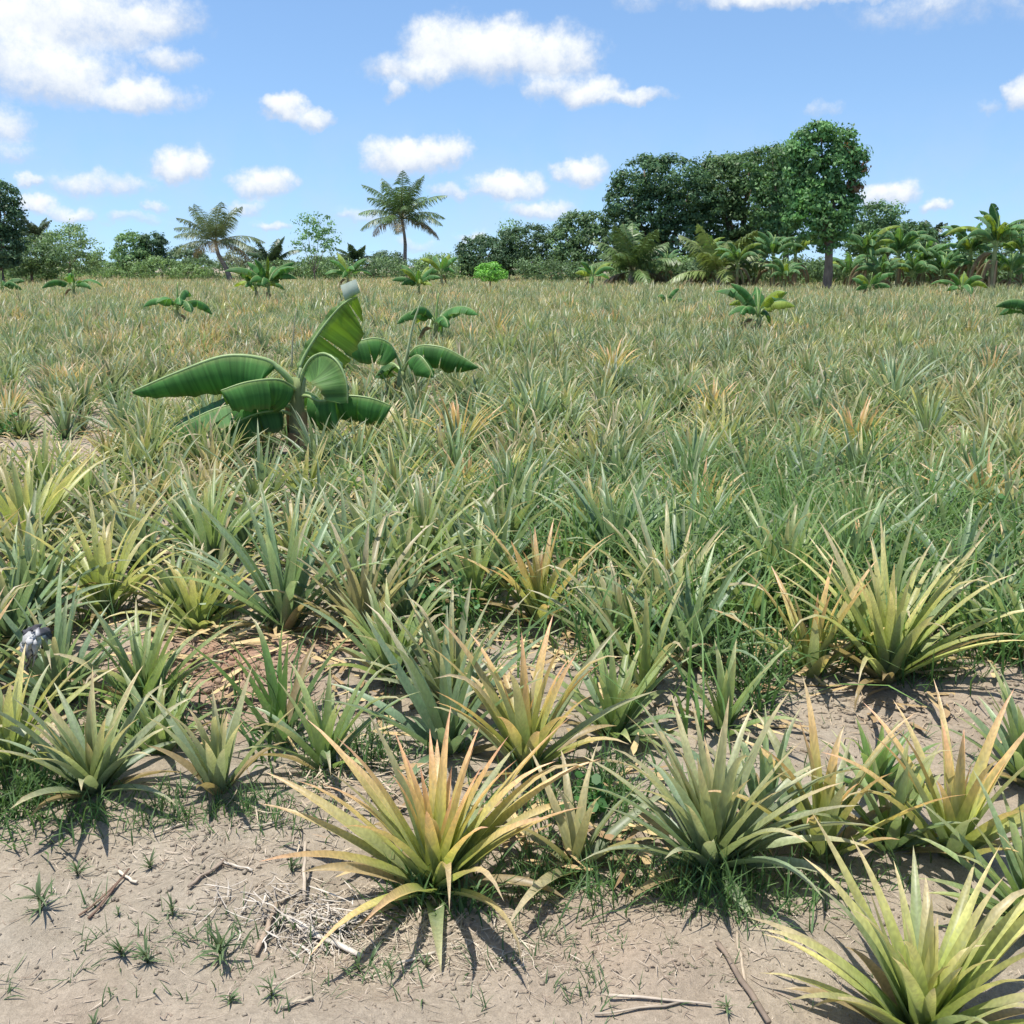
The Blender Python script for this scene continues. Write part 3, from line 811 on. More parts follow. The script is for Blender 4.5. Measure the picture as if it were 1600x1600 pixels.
def hero_banana():
    rg = np.random.default_rng(31)
    g = gpos(465, 718); Y = g[1]; z0 = tz(*g)
    root = obj('banana_plant', None, label='big young banana plant with broad drooping dark green leaves among the pineapples', cat='banana plant', loc=(g[0], g[1], z0))
    O = np.array([g[0], g[1], z0])
    def p(u, v, dy=0.0): return at(u, v, Y + dy) - O
    banana_stem(root, [p(470, 722), p(466, 680), p(464, 640), p(466, 590)], .085, rg, col=(.20, .15, .11))
    dk = (.075, .20, .05)
    L = lambda path, w_, **k: banana_leaf(root, path, w_, rng=rg, **k)
    H = dict(seg=40, pleat=.012)
    L([p(466, 605), p(440, 578, -.05), p(412, 560, -.08), p(350, 556, -.12), p(275, 582, -.2), p(206, 612, -.28)], .41, fold=(.45, 1.25), petiole=.26, tears=.02, col=dk, wave=.012, blunt=.12, pw=1.7, **H)
    L([p(466, 612), p(452, 600, -.10), p(430, 592, -.2), p(385, 597, -.32), p(345, 610, -.42)], .24, fold=(.5, 1.25), petiole=.14, tears=.06, col=dk, wave=.02, blunt=.75, pw=2.5, **H)
    L([p(464, 640), p(440, 630, -.05), p(400, 626, -.12), p(345, 636, -.2), p(300, 655, -.26), p(260, 676, -.3)], .24, fold=(-.1, .95), petiole=.2, tears=.02, col=dk, wave=.012, blunt=.55, pw=2., **H)
    L([p(462, 650), p(440, 642, -.1), p(405, 645, -.2), p(370, 660, -.25), p(335, 690, -.3)], .18, fold=(.3, 1.0), petiole=.2, tears=.06, col=(.05, .12, .03), wave=.04, blunt=.5, **H)
    # the tall leaf, backlight put into its yellow-green colour, its tip folded over
    L([p(466, 600), p(468, 575, .02), p(478, 550, .05), p(503, 512, .08), p(532, 478, .1), p(558, 462, .1)], .33, hang=((.52, .12, -.85), (-.9, .3, .3)), petiole=.16, tears=.07, col=(.17, .27, .035), wave=.04, blunt=.3, lscale=(.95, .10), **H)
    tipm = MB()
    q0 = np.array([p(532, 446, .08), p(556, 436, .10), p(563, 457, .10), p(540, 470, .07)])
    g4 = np.linspace(0, 1, 6)
    A, B = np.meshgrid(g4, g4, indexing='ij')
    Vq = (q0[0] * ((1 - A) * (1 - B))[..., None] + q0[1] * (A * (1 - B))[..., None] + q0[2] * (A * B)[..., None] + q0[3] * ((1 - A) * B)[..., None])
    Vq[..., 1] += -.02 * np.sin(B * 2.6) + .012 * np.sin(A * 7)
    Cq = np.array([.40, .45, .36]) * (1 - B[..., None] ** 4) + np.array([.20, .29, .06]) * B[..., None] ** 4
    i = np.arange(5)[:, None] * 6; j = np.arange(5)[None]
    tipm.add(Vq, np.stack([i + j, i + j + 1, i + 7, i + 6][:0] + [i + j, i + j + 1, i + j + 7, i + j + 6], -1).reshape(-1, 4), None, Cq.reshape(-1, 3))
    obj('folded_leaf_tip', tipm.mesh('folded_leaf_tip'), M_RIB, parent=root).__setitem__('label', 'pale folded tip of the tallest leaf')
    # round leaf bending towards the camera
    L([p(468, 606), p(474, 580, -.05), p(488, 558, -.12), p(508, 552, -.2), p(528, 566, -.28), p(541, 595, -.33), p(543, 630, -.34)], .26, hang=(p(500, 628, -.42), p(560, 560, .3), True), petiole=.14, tears=.0, col=(.12, .23, .07), wave=.02, blunt=.6, lscale=(1.0, .2), **H)
    L([p(470, 618), p(482, 618, -.08), p(502, 626, -.15), p(540, 618, -.2), p(580, 622, -.22), p(612, 634, -.22)], .23, fold=(1.3, .4), petiole=.18, tears=.09, col=dk, wave=.03, blunt=.8, **H)
    L([p(468, 615), p(478, 612, .1), p(495, 620, .2), p(512, 640, .25)], .16, fold=(.8, .8), petiole=.2, tears=.1, col=(.05, .13, .035))
    # a bare dry spear and the new leaf 
    tv, tq, tt = tube_arrays(smooth_path([p(456, 575), p(457, 535), p(463, 480)], 8), np.linspace(.010, .003, 8), 6)
    obj('dry_leaf_stalk', make_mesh('s', tv, tq, tt, np.tile(np.array([.42, .38, .24]), (len(tv), 1))), M_STRAW, parent=root)
    for (u0, v0, u1, v1) in ((463, 630, 470, 575), (458, 635, 450, 588), (470, 632, 476, 590)):
        tv, tq, tt = tube_arrays(smooth_path([p(u0, v0), p((u0 + u1) / 2, (v0 + v1) / 2, -.02), p(u1, v1, -.03)], 6), np.linspace(.026, .014, 6), 7)
        obj('leaf_stalk', make_mesh('s', tv, tq, tt, np.tile(np.array([.30, .36, .18]), (len(tv), 1))), M_RIB, parent=root)
hero_banana()

def second_banana():
    rg = np.random.default_rng(32)
    Y = 10.6
    b = at(624, 640, Y); g = np.array([b[0], Y]); z0 = tz(*g)
    root = obj('banana_plant', None, label='banana plant with two arching leaves and a pale spear, behind the big one', cat='banana plant', loc=(g[0], g[1], z0))
    O = np.array([g[0], g[1], z0])
    def p(u, v, dy=0.0): return at(u, v, Y + dy) - O
    banana_stem(root, [np.zeros(3), p(626, 610), p(628, 580)], .07, rg)
    dk = (.06, .17, .04)
    L = lambda path, w_, **k: banana_leaf(root, path, w_, rng=rg, **k)
    L([p(630, 580), p(622, 560), p(608, 536, -.1), p(585, 528, -.15), p(555, 534, -.2), p(530, 540, -.25)], .26, fold=(.5, 1.1), petiole=.22, tears=.10, col=dk)
    L([p(630, 580), p(638, 556), p(655, 540, -.05), p(690, 542, -.1), p(720, 556, -.15), p(748, 574, -.2)], .22, fold=(1.1, .5), petiole=.2, tears=.16, col=dk)
    L([p(630, 580), p(640, 562, -.1), p(655, 555, -.25), p(670, 572, -.35), p(678, 590, -.4)], .18, fold=(.9, .6), petiole=.2, tears=.12, col=dk)
    L([p(628, 580), p(615, 568, .1), p(600, 570, .2), p(585, 590, .25)], .2, fold=(.8, .8), petiole=.2, tears=.12, col=(.05, .12, .03))
    tv, tq, tt = tube_arrays(smooth_path([p(630, 580), p(638, 545), p(646, 505), p(662, 460)], 9), np.linspace(.022, .006, 9), 7)
    obj('furled_leaf', make_mesh('s', tv, tq, tt, np.tile(np.array([.42, .46, .24]), (len(tv), 1))), M_RIB, parent=root)
second_banana()

def banana_generic(xy, stem_h, leaf_len, nl, seed, label, group=None, upright=.4, width=None, z=None, tears=.15, col=(.06, .17, .04), dead=0, name='banana_plant', yellow=.12, seg=14, el0=35):
    rg = np.random.default_rng(seed)
    z0 = tz(*xy) if z is None else z
    root = obj(name, None, label=label, cat='banana plant', group=group, loc=(xy[0], xy[1], z0))
    banana_stem(root, [(0, 0, -.05), (rg.normal(0, .03), 0, stem_h * .5), (rg.normal(0, .05), 0, stem_h)], .05 + .05 * stem_h, rg)
    a0 = rg.uniform(0, 6.28)
    for k in range(nl):
        t = k / max(nl - 1, 1)
        a = a0 + k * 2.4 + rg.normal(0, .25)
        el = R(el0) + R(45) * t * (upright + .4) + rg.normal(0, R(7))
        droop = R(70 + el0) - R(55) * t * upright * 1.6
        Lf = leaf_len * rg.uniform(.8, 1.1) * (.8 + .2 * math.sin(math.pi * t))
        n = 7; pts = [np.array([0, 0, stem_h * .95])]
        for m in range(n):
            e = el - droop * ((m + .5) / n) ** 1.3
            pts.append(pts[-1] + np.array([math.cos(a) * math.cos(e), math.sin(a) * math.cos(e), math.sin(e)]) * Lf / n)
        cc = np.array(col) * rg.uniform(.8, 1.25)
        if rg.uniform() < yellow: cc = np.array([.22, .30, .05])
        banana_leaf(root, pts, (width or leaf_len * .17) * rg.uniform(.85, 1.15), fold=(rg.uniform(.4, 1.2), rg.uniform(.4, 1.2)), rng=rg, tears=tears, petiole=.16, col=cc, seg=seg, wave=.04)
    for k in range(dead):
        a = rg.uniform(0, 6.28); Lf = leaf_len * rg.uniform(.6, .9)
        h = stem_h * rg.uniform(.6, .9)
        c = np.array([math.cos(a), math.sin(a), 0])
        pts = [np.array([0, 0, h]), c * .25 * Lf + (0, 0, h + .05), c * .45 * Lf + (0, 0, h - .25 * Lf), c * .5 * Lf + (0, 0, max(h - .75 * Lf, .2))]
        banana_leaf(root, pts, leaf_len * .07, fold=(1.2, 1.2), rng=rg, tears=.2, petiole=.1, col=(.26, .19, .11), seg=10, name='dead_leaf')
    # furled new leaf
    tv, tq, tt = tube_arrays(smooth_path([(0, 0, stem_h * .9), (.02, 0, stem_h + leaf_len * .25), (.05, .02, stem_h + leaf_len * .5)], 6), np.linspace(.03, .008, 6) * (leaf_len / 1.0), 6)
    obj('furled_leaf', make_mesh('s', tv, tq, tt, np.tile(np.array([.30, .42, .12]), (len(tv), 1))), M_RIB, parent=root)
    return root

def X(u, Y): return ((u - 800) / 1600.0 * (Y * CP + CAM_H * SP), Y)
BAN = [ # u, Y, stem height, leaf length, leaves, seed, upright, label
    (682, 18.5, .50, 1.05, 7, 41, .1, 'low banana plant with dark ragged leaves farther off, right behind the spear'),
    (280, 24.0, .55, 1.15, 6, 42, .0, 'low flat-crowned banana plant standing alone left of the big one'),
    (420, 39.0, .8, 1.7, 13, 43, .5, 'bushy bright green banana plant below the leaning coconut palm'),
    (400, 41.5, .7, 1.5, 11, 44, .3, 'dark banana plant overlapping the bushy bright one on its left'),
    (118, 42.0, .7, 1.5, 6, 45, .2, 'small banana plant with one light upright leaf near the left bushes'),
    (5, 46.0, .6, 1.5, 6, 46, .2, 'banana plant cut by the left edge in the far field'),
    (655, 44.0, .7, 1.4, 13, 47, .5, 'bushy banana plant in the far field below the tall coconut palm'),
    (1182, 21.5, .55, 1.1, 12, 48, .5, 'bright banana plant standing in the field left of the mango trunk'),
    (1042, 34.0, .35, .9, 5, 49, .2, 'tiny yellowish banana plant low in the far field'),
    (1358, 46.0, .5, 1.4, 7, 50, .4, 'small bright banana plant right of the mango trunk'),
    (1500, 43.0, .55, 1.5, 7, 51, .3, 'small yellow-leaved banana plant in front of the right banana grove'),
    (1622, 20.0, .55, 1.1, 7, 52, .1, 'banana plant reaching in from the right edge of the field'),
    (925, 58.0, .8, 1.8, 8, 53, .4, 'bright green banana plant in front of the dark round trees'),
    (545, 62.0, 1.0, 2.0, 8, 54, .5, 'banana plant far off to the left of the tall coconut palm'),
    (690, 66.0, 1.1, 2.0, 8, 55, .5, 'banana plant far off to the right of the tall coconut palm'),
]
for (u, Y, sh, ll, nl, sd, upr, lab) in BAN:
    banana_generic(X(u, Y), sh, ll, nl, sd, lab, upright=upr, tears=.35, col=(.08, .20, .06), yellow=.2, el0=44, dead=1, width=ll * .15, seg=14 if Y < 50 else 10)

GROVE = [ # tall grove behind the field on the right
    (1100, 66, 1.5, 2.4, 9), (1150, 62, 1.2, 2.3, 8), (1205, 63, 1.7, 2.4, 9), (1240, 68, 1.8, 2.5, 8),
    (1350, 60, 1.6, 2.7, 10), (1400, 62, 1.8, 2.8, 10), (1440, 64, 1.3, 2.5, 8), (1510, 60, 1.8, 3.0, 10), (1548, 57, 2.2, 3.0, 10), (1590, 60, 1.9, 3.0, 9), (1640, 61, 1.9, 3.0, 9), (1040, 70, 1.1, 2.1, 8),
    (1325, 63, .9, 2.2, 6), (1375, 59, .8, 2.2, 6), (1422, 60, .9, 2.3, 6), (1472, 62, 1.0, 2.4, 6), (1530, 60, .9, 2.3, 6), (1575, 58, .9, 2.3, 6), (1225, 61, .8, 2.0, 6), (1178, 65, .9, 2.1, 6),
]
GLAB = ['banana plant of the far grove beside the young coconut palm', 'banana plant of the far grove in front of the big dark mango trees', 'drooping banana plant in the grove just left of the mango trunk',
        'shaded banana plant behind the mango trunk', 'drooping banana plant in the grove just right of the mango trunk', 'tall banana plant with hanging dead leaves in the right grove', 'banana plant beside the brown dead stem in the right grove',
        'broad banana plant left of the tallest one in the right grove', 'tallest banana plant in the right grove with one leaf straight up', 'banana plant near the right edge of the grove', 'banana plant cut by the right edge in the grove', 'short banana plant below the big round tree',
        'low banana sucker right beside the mango trunk', 'low banana sucker in front of the drooping plant right of the mango trunk', 'low banana sucker before the plant with hanging dead leaves', 'low banana sucker in the gap of the right grove', 'low banana sucker below the tallest plant of the grove, left side', 'low banana sucker below the tallest plant of the grove, right side',
        'low banana sucker just left of the mango trunk', 'low banana sucker behind the bright banana plant in the field']
for k, (u, Y, sh, ll, nl) in enumerate(GROVE):
    r_ = banana_generic(X(u, Y), sh + (.35 if sh > 1.05 else .1), ll * 1.05, nl + 7, 80 + k, GLAB[k], group='banana grove behind the field', upright=.35, tears=.7, col=(.10, .21, .085), dead=6, yellow=.12, seg=18, width=ll * .115, el0=60)
    if k == 8:
        rg = np.random.default_rng(5)
        banana_leaf(r_, [(0, 0, 2.4), (.05, 0, 3.0), (.0, 0, 3.7), (-.25, 0, 4.4), (-.5, 0, 4.75)], .32, fold=(.4, .4), up=(.2, -1, 0), rng=rg, tears=.05, petiole=.2, col=(.05, .12, .04), seg=14)
        banana_leaf(r_, [(0, 0, 2.4), (.5, 0, 3.1), (1.2, 0, 3.7), (2.0, 0, 4.1)], .32, fold=(.7, .7), rng=rg, tears=.2, petiole=.2, col=(.05, .12, .04), seg=14)

# ------------------------------------------------------------------ palms
def palm(u, Y, trunk, nf, fl, seed, label, col=(.125, .20, .075), name='coconut_palm', lean=None, spread=1.0, lw=.05, droop=1.0, stiff=0.0, trad=.17, group=None):
    """trunk: list of (dx, z) control points in metres"""
    rg = np.random.default_rng(seed)
    x, y = X(u, Y); z0 = tz(x, y)
    root = obj(name, None, label=label, cat='palm tree', group=group, loc=(x, y, z0))
    pts = [np.array([dx, 0, z]) for dx, z in trunk]
    P = smooth_path(pts, 14)
    rad = trad * (1 - .45 * np.linspace(0, 1, 14)); rad[0] *= 1.4
    tv, tq, tt = tube_arrays(P, rad, 9, rough=.06, rng=rg)
    obj('trunk', make_mesh('trunk', tv, tq, tt, np.tile(np.array([.2, .17, .14]), (len(tv), 1))), M_PALMBARK, parent=root)
    top = P[-1]
    for k in range(nf):
        t = (k + .5) / nf                                    # 0 oldest, 1 newest
        a = k * 2.39996 + rg.normal(0, .15)
        el = R(-6) + R(86) * t ** .9 * spread + rg.normal(0, R(5))
        bend = (R(75) - R(40) * t) * droop + rg.normal(0, R(6))
        Lf = fl * rg.uniform(.88, 1.08) * (.9 + .1 * math.sin(math.pi * t))
        n = 15; s = np.linspace(0, 1, n + 1)
        ang = el - bend * s ** 1.4
        c = np.array([math.cos(a), math.sin(a), 0])
        st = np.concatenate([[np.zeros(3)], np.cumsum(np.stack([c * math.cos(e) + np.array([0, 0, math.sin(e)]) for e in (ang[1:] + ang[:-1]) / 2]) * Lf / n, 0)])
        Pf = top + st
        mb = MB()
        rr = .035 * (fl / 4) * (1 - .85 * s) + .004
        v_, q_, t_ = tube_arrays(Pf, rr, 4); mb.add(v_, q_, t_, (.20, .20, .09))
        # leaflets
        m = 66
        sl = np.linspace(.14, .99, m)
        bx = np.stack([np.interp(sl, s, Pf[:, d]) for d in range(3)], -1)
        al = np.interp(sl, s, ang)
        tan = c[None] * np.cos(al)[:, None] + np.array([0, 0, 1.])[None] * np.sin(al)[:, None]
        sd = np.array([-c[1], c[0], 0.])[None]
        ll = fl * .27 * np.sin(np.clip(sl * .9 + .12, 0, 1) * math.pi) ** .6 * rg.uniform(.85, 1.1, m)
        colk = np.array(col) * rg.uniform(.8, 1.25)
        if t < .14: colk = np.array([.22, .17, .09])
        for sg in (-1, 1):
            d1 = sd * sg * .80 + tan * .55; d1 = d1 + np.array([0, 0, -.35 * droop + stiff]) + rg.normal(0, .16, (m, 3)); d1 /= np.linalg.norm(d1, axis=1)[:, None]
            d2 = d1 + np.array([0, 0, -.75 * droop]); d2 /= np.linalg.norm(d2, axis=1)[:, None]
            p1 = bx + d1 * (ll * .5)[:, None]; p2 = p1 + d2 * (ll * .5)[:, None]
            wv = tan * lw * (fl / 4)
            V = np.stack([bx - wv * .6, bx + wv * .6, p1 - wv, p1 + wv, p2], 1).reshape(-1, 3)
            o5 = (np.arange(m) * 5)[:, None]
            mb.add(V, o5 + np.array([0, 1, 3, 2])[None], o5 + np.array([2, 3, 4])[None], np.repeat(colk[None] * rg.uniform(.85, 1.15, (m, 1)), 5, 0))
        obj('frond', mb.mesh('frond'), M_FROND, parent=root)
    return root

palm(632, 108, [(0.1, 0), (.1, 2), (.15, 4), (-.1, 6.2)], 24, 5.3, 101, 'tall coconut palm standing alone against the sky in the middle', spread=1.0, lw=.027, trad=.24)
palm(352, 88, [(.5, 0), (.2, 1.2), (-.4, 2.4), (-.6, 3.4)], 20, 4.2, 102, 'leaning coconut palm with a shaggy crown on the left', col=(.15, .20, .09), lw=.025, trad=.24)
palm(60, 112, [(0, 0), (0, 2.5), (.1, 4.4)], 18, 2.8, 103, 'thin distant palm beside the dark tree at the left edge', col=(.09, .13, .07), lw=.06)
palm(425, 98, [(0, 0), (.1, .9), (.1, 1.6)], 14, 3.2, 104, 'short dark palm between the leaning palm and the thin sparse tree', col=(.06, .105, .05), lw=.06)
palm(556, 100, [(0, 0), (0, 1.2), (0, 1.9)], 18, 2.3, 105, 'small bushy palm left of the tall coconut palm', col=(.08, .13, .06), lw=.06)
palm(986, 70, [(0, 0), (0, .6), (.05, 1.1)], 15, 4.0, 106, 'stemless young coconut palm in front of the big round tree', col=(.12, .19, .06), lw=.05, spread=1.05, trad=.28)
palm(1122, 64, [(0, 0), (.0, .6), (.0, 1.0)], 13, 3.9, 107, 'young coconut palm with arching yellowish fronds before the mango trees', col=(.18, .24, .07), lw=.05, spread=.95, trad=.26)
palm(1440, 84, [(0, 0), (.0, 2.2), (.1, 3.4)], 12, 2.4, 108, 'ragged dark palm top behind the right banana grove', col=(.06, .10, .045), lw=.06)

# ------------------------------------------------------------------ broadleaf trees
FOL_GAIN = 2.7
def foliage(mb, blobs, n, size, rg, col, clump=.35, inner=.55, tint=None, tintfrac=0.0, droop=.0, aspect=.5):
    """leaf-sized faces spread through ellipsoid lobes (cx,cy,cz,rx,ry,rz)"""
    B = np.array(blobs, float)
    wt = (B[:, 3] * B[:, 5]); wt /= wt.sum()
    nc = max(20, n // 32 if n > 3000 else n // 12)
    def surf(k):
        bi = rg.choice(len(B), k, p=wt)
        d = rg.normal(size=(k, 3)); d /= np.linalg.norm(d, axis=1)[:, None]
        rad = np.where(rg.uniform(size=k) < .80, rg.uniform(.80, 1.04, k), rg.uniform(inner * .6, .9, k))
        return bi, d, B[bi, :3] + d * B[bi, 3:] * rad[:, None]
    bi, d, cc = surf(nc * 3)
    # drop clumps buried deep inside a neighbouring lobe
    q = ((cc[:, None, :] - B[None, :, :3]) / B[None, :, 3:])
    deep = ((q ** 2).sum(-1) < .45).any(1)
    keep = np.nonzero(~deep | (rg.uniform(size=len(cc)) < .15))[0][:nc]
    d, cc = d[keep], cc[keep]; nc = len(keep)
    ci = rg.integers(0, nc, n)
    csz = rg.uniform(.6, 1.35, nc)[ci][:, None]
    off = rg.normal(size=(n, 3)); off /= np.linalg.norm(off, axis=1)[:, None]
    off[:, 2] = np.where(off[:, 2] < 0, off[:, 2] * .5, off[:, 2])
    P = cc[ci] + off * clump * 1.2 * csz * rg.uniform(.5, 1.5, (n, 1)) * np.array([1.15, 1.15, .8])
    nd = off * .9 + d[ci] * .35 + rg.normal(size=(n, 3)) * .38 + np.array([0, 0, .25]); nd /= np.linalg.norm(nd, axis=1)[:, None]
    t = np.cross(nd, rg.normal(size=(n, 3))); t /= np.linalg.norm(t, axis=1)[:, None] + 1e-9
    t = t + np.array([0, 0, -droop]); t /= np.linalg.norm(t, axis=1)[:, None]
    b = np.cross(nd, t)
    sz = size * rg.uniform(.7, 1.3, n)[:, None]
    V = np.stack([P - t * sz * .5, P + b * sz * aspect * .5 + nd * sz * .06, P + t * sz * .5, P - b * sz * aspect * .5 + nd * sz * .06], 1)
    cl = rg.uniform(.68, 1.32, nc)[ci][:, None] * rg.uniform(.8, 1.2, n)[:, None]
    C = np.array(col)[None] * cl * FOL_GAIN
    if tint is not None:
        tk = (rg.uniform(size=nc) < tintfrac)[ci]
        C[tk] = np.array(tint)[None] * rg.uniform(.8, 1.2, (tk.sum(), 1))
    mb.add(V.reshape(-1, 3), np.arange(n * 4).reshape(-1, 4), None, np.repeat(C, 4, 0))

def limbs(root, base, blobs, r0, rg, trunk_top):
    """trunk plus limbs that reach into the lobes"""
    P = smooth_path([np.array([0, 0, -.1]), np.array([rg.normal(0, .05), 0, trunk_top * .5]), np.array([0, 0, trunk_top])], 9)
    rad = r0 * (1 - .3 * np.linspace(0, 1, 9)); rad[0] *= 1.35
    v_, q_, t_ = tube_arrays(P, rad, 10, rough=.08, rng=rg)
    tr = obj('trunk', make_mesh('trunk', v_, q_, t_), M_BARK, parent=root)
    for b in blobs[:9]:
        e = np.array(b[:3]); m = (P[-1] + e) / 2 + np.array([0, 0, -.2])
        v_, q_, t_ = tube_arrays(smooth_path([P[-1] - (0, 0, .2), m, e + (0, 0, b[5] * .4)], 7), np.linspace(r0 * .5, r0 * .1, 7), 6)
        obj('limb', make_mesh('limb', v_, q_, t_), M_BARK, parent=tr)

def tree(u, Y, px_blobs, n, size, col, seed, label, r0=.25, trunk_top=None, clump=.35, name='broadleaf_tree', cat='tree', group=None, depth=1.0, inner=.55, droop=.2, accents=(), limb=True, aspect=.5, dy=.35):
    """px_blobs: lobes as seen (u, v, ru, rv) in px, given depth from their own size"""
    rg = np.random.default_rng(seed)
    x, y = X(u, Y); z0 = tz(x, y) if Y < 200 else 0
    root = obj(name, None, label=label, cat=cat, group=group, loc=(x, y, z0))
    k = (Y * CP + CAM_H * SP) / 1600
    blobs = []
    for (bu, bv, ru, rv) in px_blobs:
        off = rg.uniform(-dy, dy) * ru * k
        c = at(bu, bv, Y) - np.array([x, y, z0])
        blobs.append((c[0], off, c[2], ru * k, ru * k * depth, rv * k))
    mb = MB()
    foliage(mb, blobs, n, size, rg, col, clump, inner, droop=droop, aspect=aspect)
    for (abl, an, ac) in accents:
        bl = []
        for (bu, bv, ru, rv) in abl:
            c = at(bu, bv, Y) - np.array([x, y, z0]); bl.append((c[0], -ru * k * .6, c[2], ru * k, ru * k * 1.2, rv * k))
        foliage(mb, bl, an, size, rg, ac, clump * .8, .7, droop=droop, aspect=aspect)
    obj('crown', mb.mesh('crown', smooth=False), M_FOL, parent=root)
    tt = trunk_top if trunk_top is not None else max(.6, min(b[2] for b in blobs))
    if limb: limbs(root, None, blobs, r0, rg, tt)
    return root

MANGO = (.045, .085, .03)
DARK = (.036, .066, .030)
# lone mango with the pale trunk
tree(1290, 55, [(1256, 224, 19, 17), (1282, 206, 22, 13), (1314, 222, 22, 18), (1238, 246, 14, 15), (1268, 250, 24, 20), (1304, 256, 26, 20), (1334, 252, 16, 18), (1248, 278, 18, 17), (1282, 286, 28, 22), (1324, 284, 20, 20), (1344, 268, 9, 10), (1238, 306, 12, 13), (1262, 318, 26, 20), (1302, 326, 26, 22), (1330, 318, 12, 16), (1244, 346, 18, 14), (1280, 356, 26, 18), (1314, 356, 16, 18), (1292, 382, 18, 12), (1256, 372, 12, 10)],
     17500, .23, (.050, .100, .034), 201, 'lone mango tree with a bare grey trunk and reddish young leaves', r0=.26, trunk_top=2.6, clump=.22, droop=.5, inner=.5,
     accents=(([(1335, 245, 10, 14), (1342, 262, 9, 14), (1338, 290, 8, 12)], 190, (.10, .060, .034)), ([(1325, 235, 10, 10)], 120, (.13, .085, .035)), ([(1262, 300, 18, 22), (1250, 330, 18, 16)], 700, (.06, .125, .035))))
# big dark trees
tree(1030, 82, [(1005, 280, 45, 32), (1050, 285, 55, 34), (985, 320, 38, 34), (1030, 330, 60, 44), (1075, 320, 48, 44), (1000, 365, 46, 32), (1060, 375, 54, 40), (1020, 400, 46, 28), (1090, 400, 40, 30)],
     26000, .30, DARK, 202, 'huge dark round-crowned tree left of the mango trees', r0=.5, trunk_top=2.2, clump=.32, inner=.5)
tree(1150, 84, [(1130, 270, 36, 28), (1170, 270, 48, 32), (1120, 305, 44, 38), (1170, 315, 50, 42), (1130, 350, 52, 40), (1180, 360, 46, 36), (1150, 390, 50, 30), (1205, 275, 30, 28)],
     23000, .30, (.042, .072, .028), 203, 'dark spreading mango tree in the middle of the tall clump', r0=.4, trunk_top=2.4, clump=.36, inner=.5)
tree(1225, 78, [(1205, 255, 38, 24), (1235, 250, 34, 22), (1215, 290, 40, 30), (1200, 330, 30, 30), (1235, 320, 30, 34), (1215, 360, 26, 26)],
     11000, .28, (.042, .078, .028), 204, 'dark tree crown just behind the lone mango tree', r0=.3, trunk_top=2.6, clump=.34, inner=.5)
tree(905, 88, [(905, 360, 36, 26), (930, 352, 24, 18), (885, 385, 32, 30), (925, 390, 40, 32), (905, 410, 44, 22), (955, 400, 30, 26)],
     12000, .27, (.048, .080, .034), 205, 'medium leafy tree left of the huge round-crowned tree', r0=.25, clump=.3)
tree(755, 90, [(750, 392, 36, 22), (765, 405, 44, 22), (735, 408, 20, 20)], 8000, .26, (.034, .060, .030), 206, 'low round dark tree right of the tall coconut palm', r0=.22, clump=.26)
tree(822, 91, [(822, 378, 44, 24), (800, 395, 34, 26), (845, 398, 40, 28), (820, 412, 50, 18)], 10500, .26, (.036, .062, .029), 207, 'low broad dark tree in the gap before the medium leafy tree', r0=.22, clump=.26)
tree(796, 96, [(796, 352, 14, 10), (800, 366, 18, 12)], 420, .26, (.07, .12, .05), 208, 'thin pale tree top rising over the low dark trees', r0=.1, clump=.3)
tree(1380, 82, [(1365, 340, 30, 22), (1395, 345, 32, 24), (1380, 370, 46, 28), (1420, 375, 30, 24), (1350, 375, 28, 28)], 9500, .27, (.048, .085, .036), 209, 'green tree behind the banana grove right of the mango trunk', r0=.25, clump=.3)
tree(2, 74, [(0, 312, 26, 24), (-20, 330, 40, 36), (10, 345, 24, 30), (-15, 380, 44, 34), (12, 392, 24, 26)], 12000, .25, (.034, .062, .030), 210, 'tall dark tree cut by the left edge', r0=.35, clump=.26)
tree(112, 84, [(110, 372, 30, 22), (90, 390, 30, 22), (130, 392, 30, 22), (110, 410, 46, 18)], 4600, .22, (.085, .125, .055), 211, 'light green feathery bush tree near the left edge', r0=.12, clump=.34, inner=.8)
tree(52, 80, [(45, 395, 30, 24), (70, 405, 34, 20), (30, 412, 34, 18)], 4800, .24, (.055, .088, .038), 212, 'green bush at the foot of the tall dark tree', r0=.12, clump=.3)
tree(205, 96, [(203, 382, 22, 18), (200, 400, 26, 20), (215, 408, 24, 14)], 4600, .26, (.070, .115, .045), 213, 'rounded green tree left of its darker twin', r0=.15, clump=.26)
tree(238, 98, [(240, 385, 20, 20), (240, 404, 24, 18)], 4600, .26, (.034, .062, .032), 214, 'rounded dark tree right of its lighter twin', r0=.15, clump=.24)
tree(292, 102, [(290, 396, 24, 14), (300, 408, 30, 14), (275, 408, 18, 12)], 3600, .26, (.042, .068, .036), 215, 'low dark tree left of the leaning palm', r0=.15, clump=.26)
tree(385, 104, [(385, 400, 34, 14), (410, 408, 30, 12), (365, 410, 22, 10)], 2600, .24, (.085, .095, .060), 216, 'greyish half-bare bush right of the leaning palm', r0=.1, clump=.3, inner=.9)
tree(492, 84, [(478, 352, 16, 16), (500, 350, 18, 16), (515, 368, 16, 18), (490, 378, 20, 18), (472, 380, 12, 12), (505, 392, 16, 12)], 1250, .24, (.070, .125, .05), 217, 'thin sparse young tree with see-through crown', r0=.07, trunk_top=1.2, clump=.26, inner=.9)
tree(605, 120, [(605, 402, 22, 9), (600, 411, 30, 9)], 2200, .28, (.050, .076, .044), 218, 'low umbrella-shaped tree just left of the tall palm trunk', r0=.12, clump=.26)
tree(766, 58, [(766, 422, 18, 10), (758, 430, 18, 8), (776, 430, 16, 8)], 1700, .16, (.085, .185, .035), 219, 'small bright green round shrub at the field edge', r0=.05, clump=.14, name='shrub', cat='shrub')
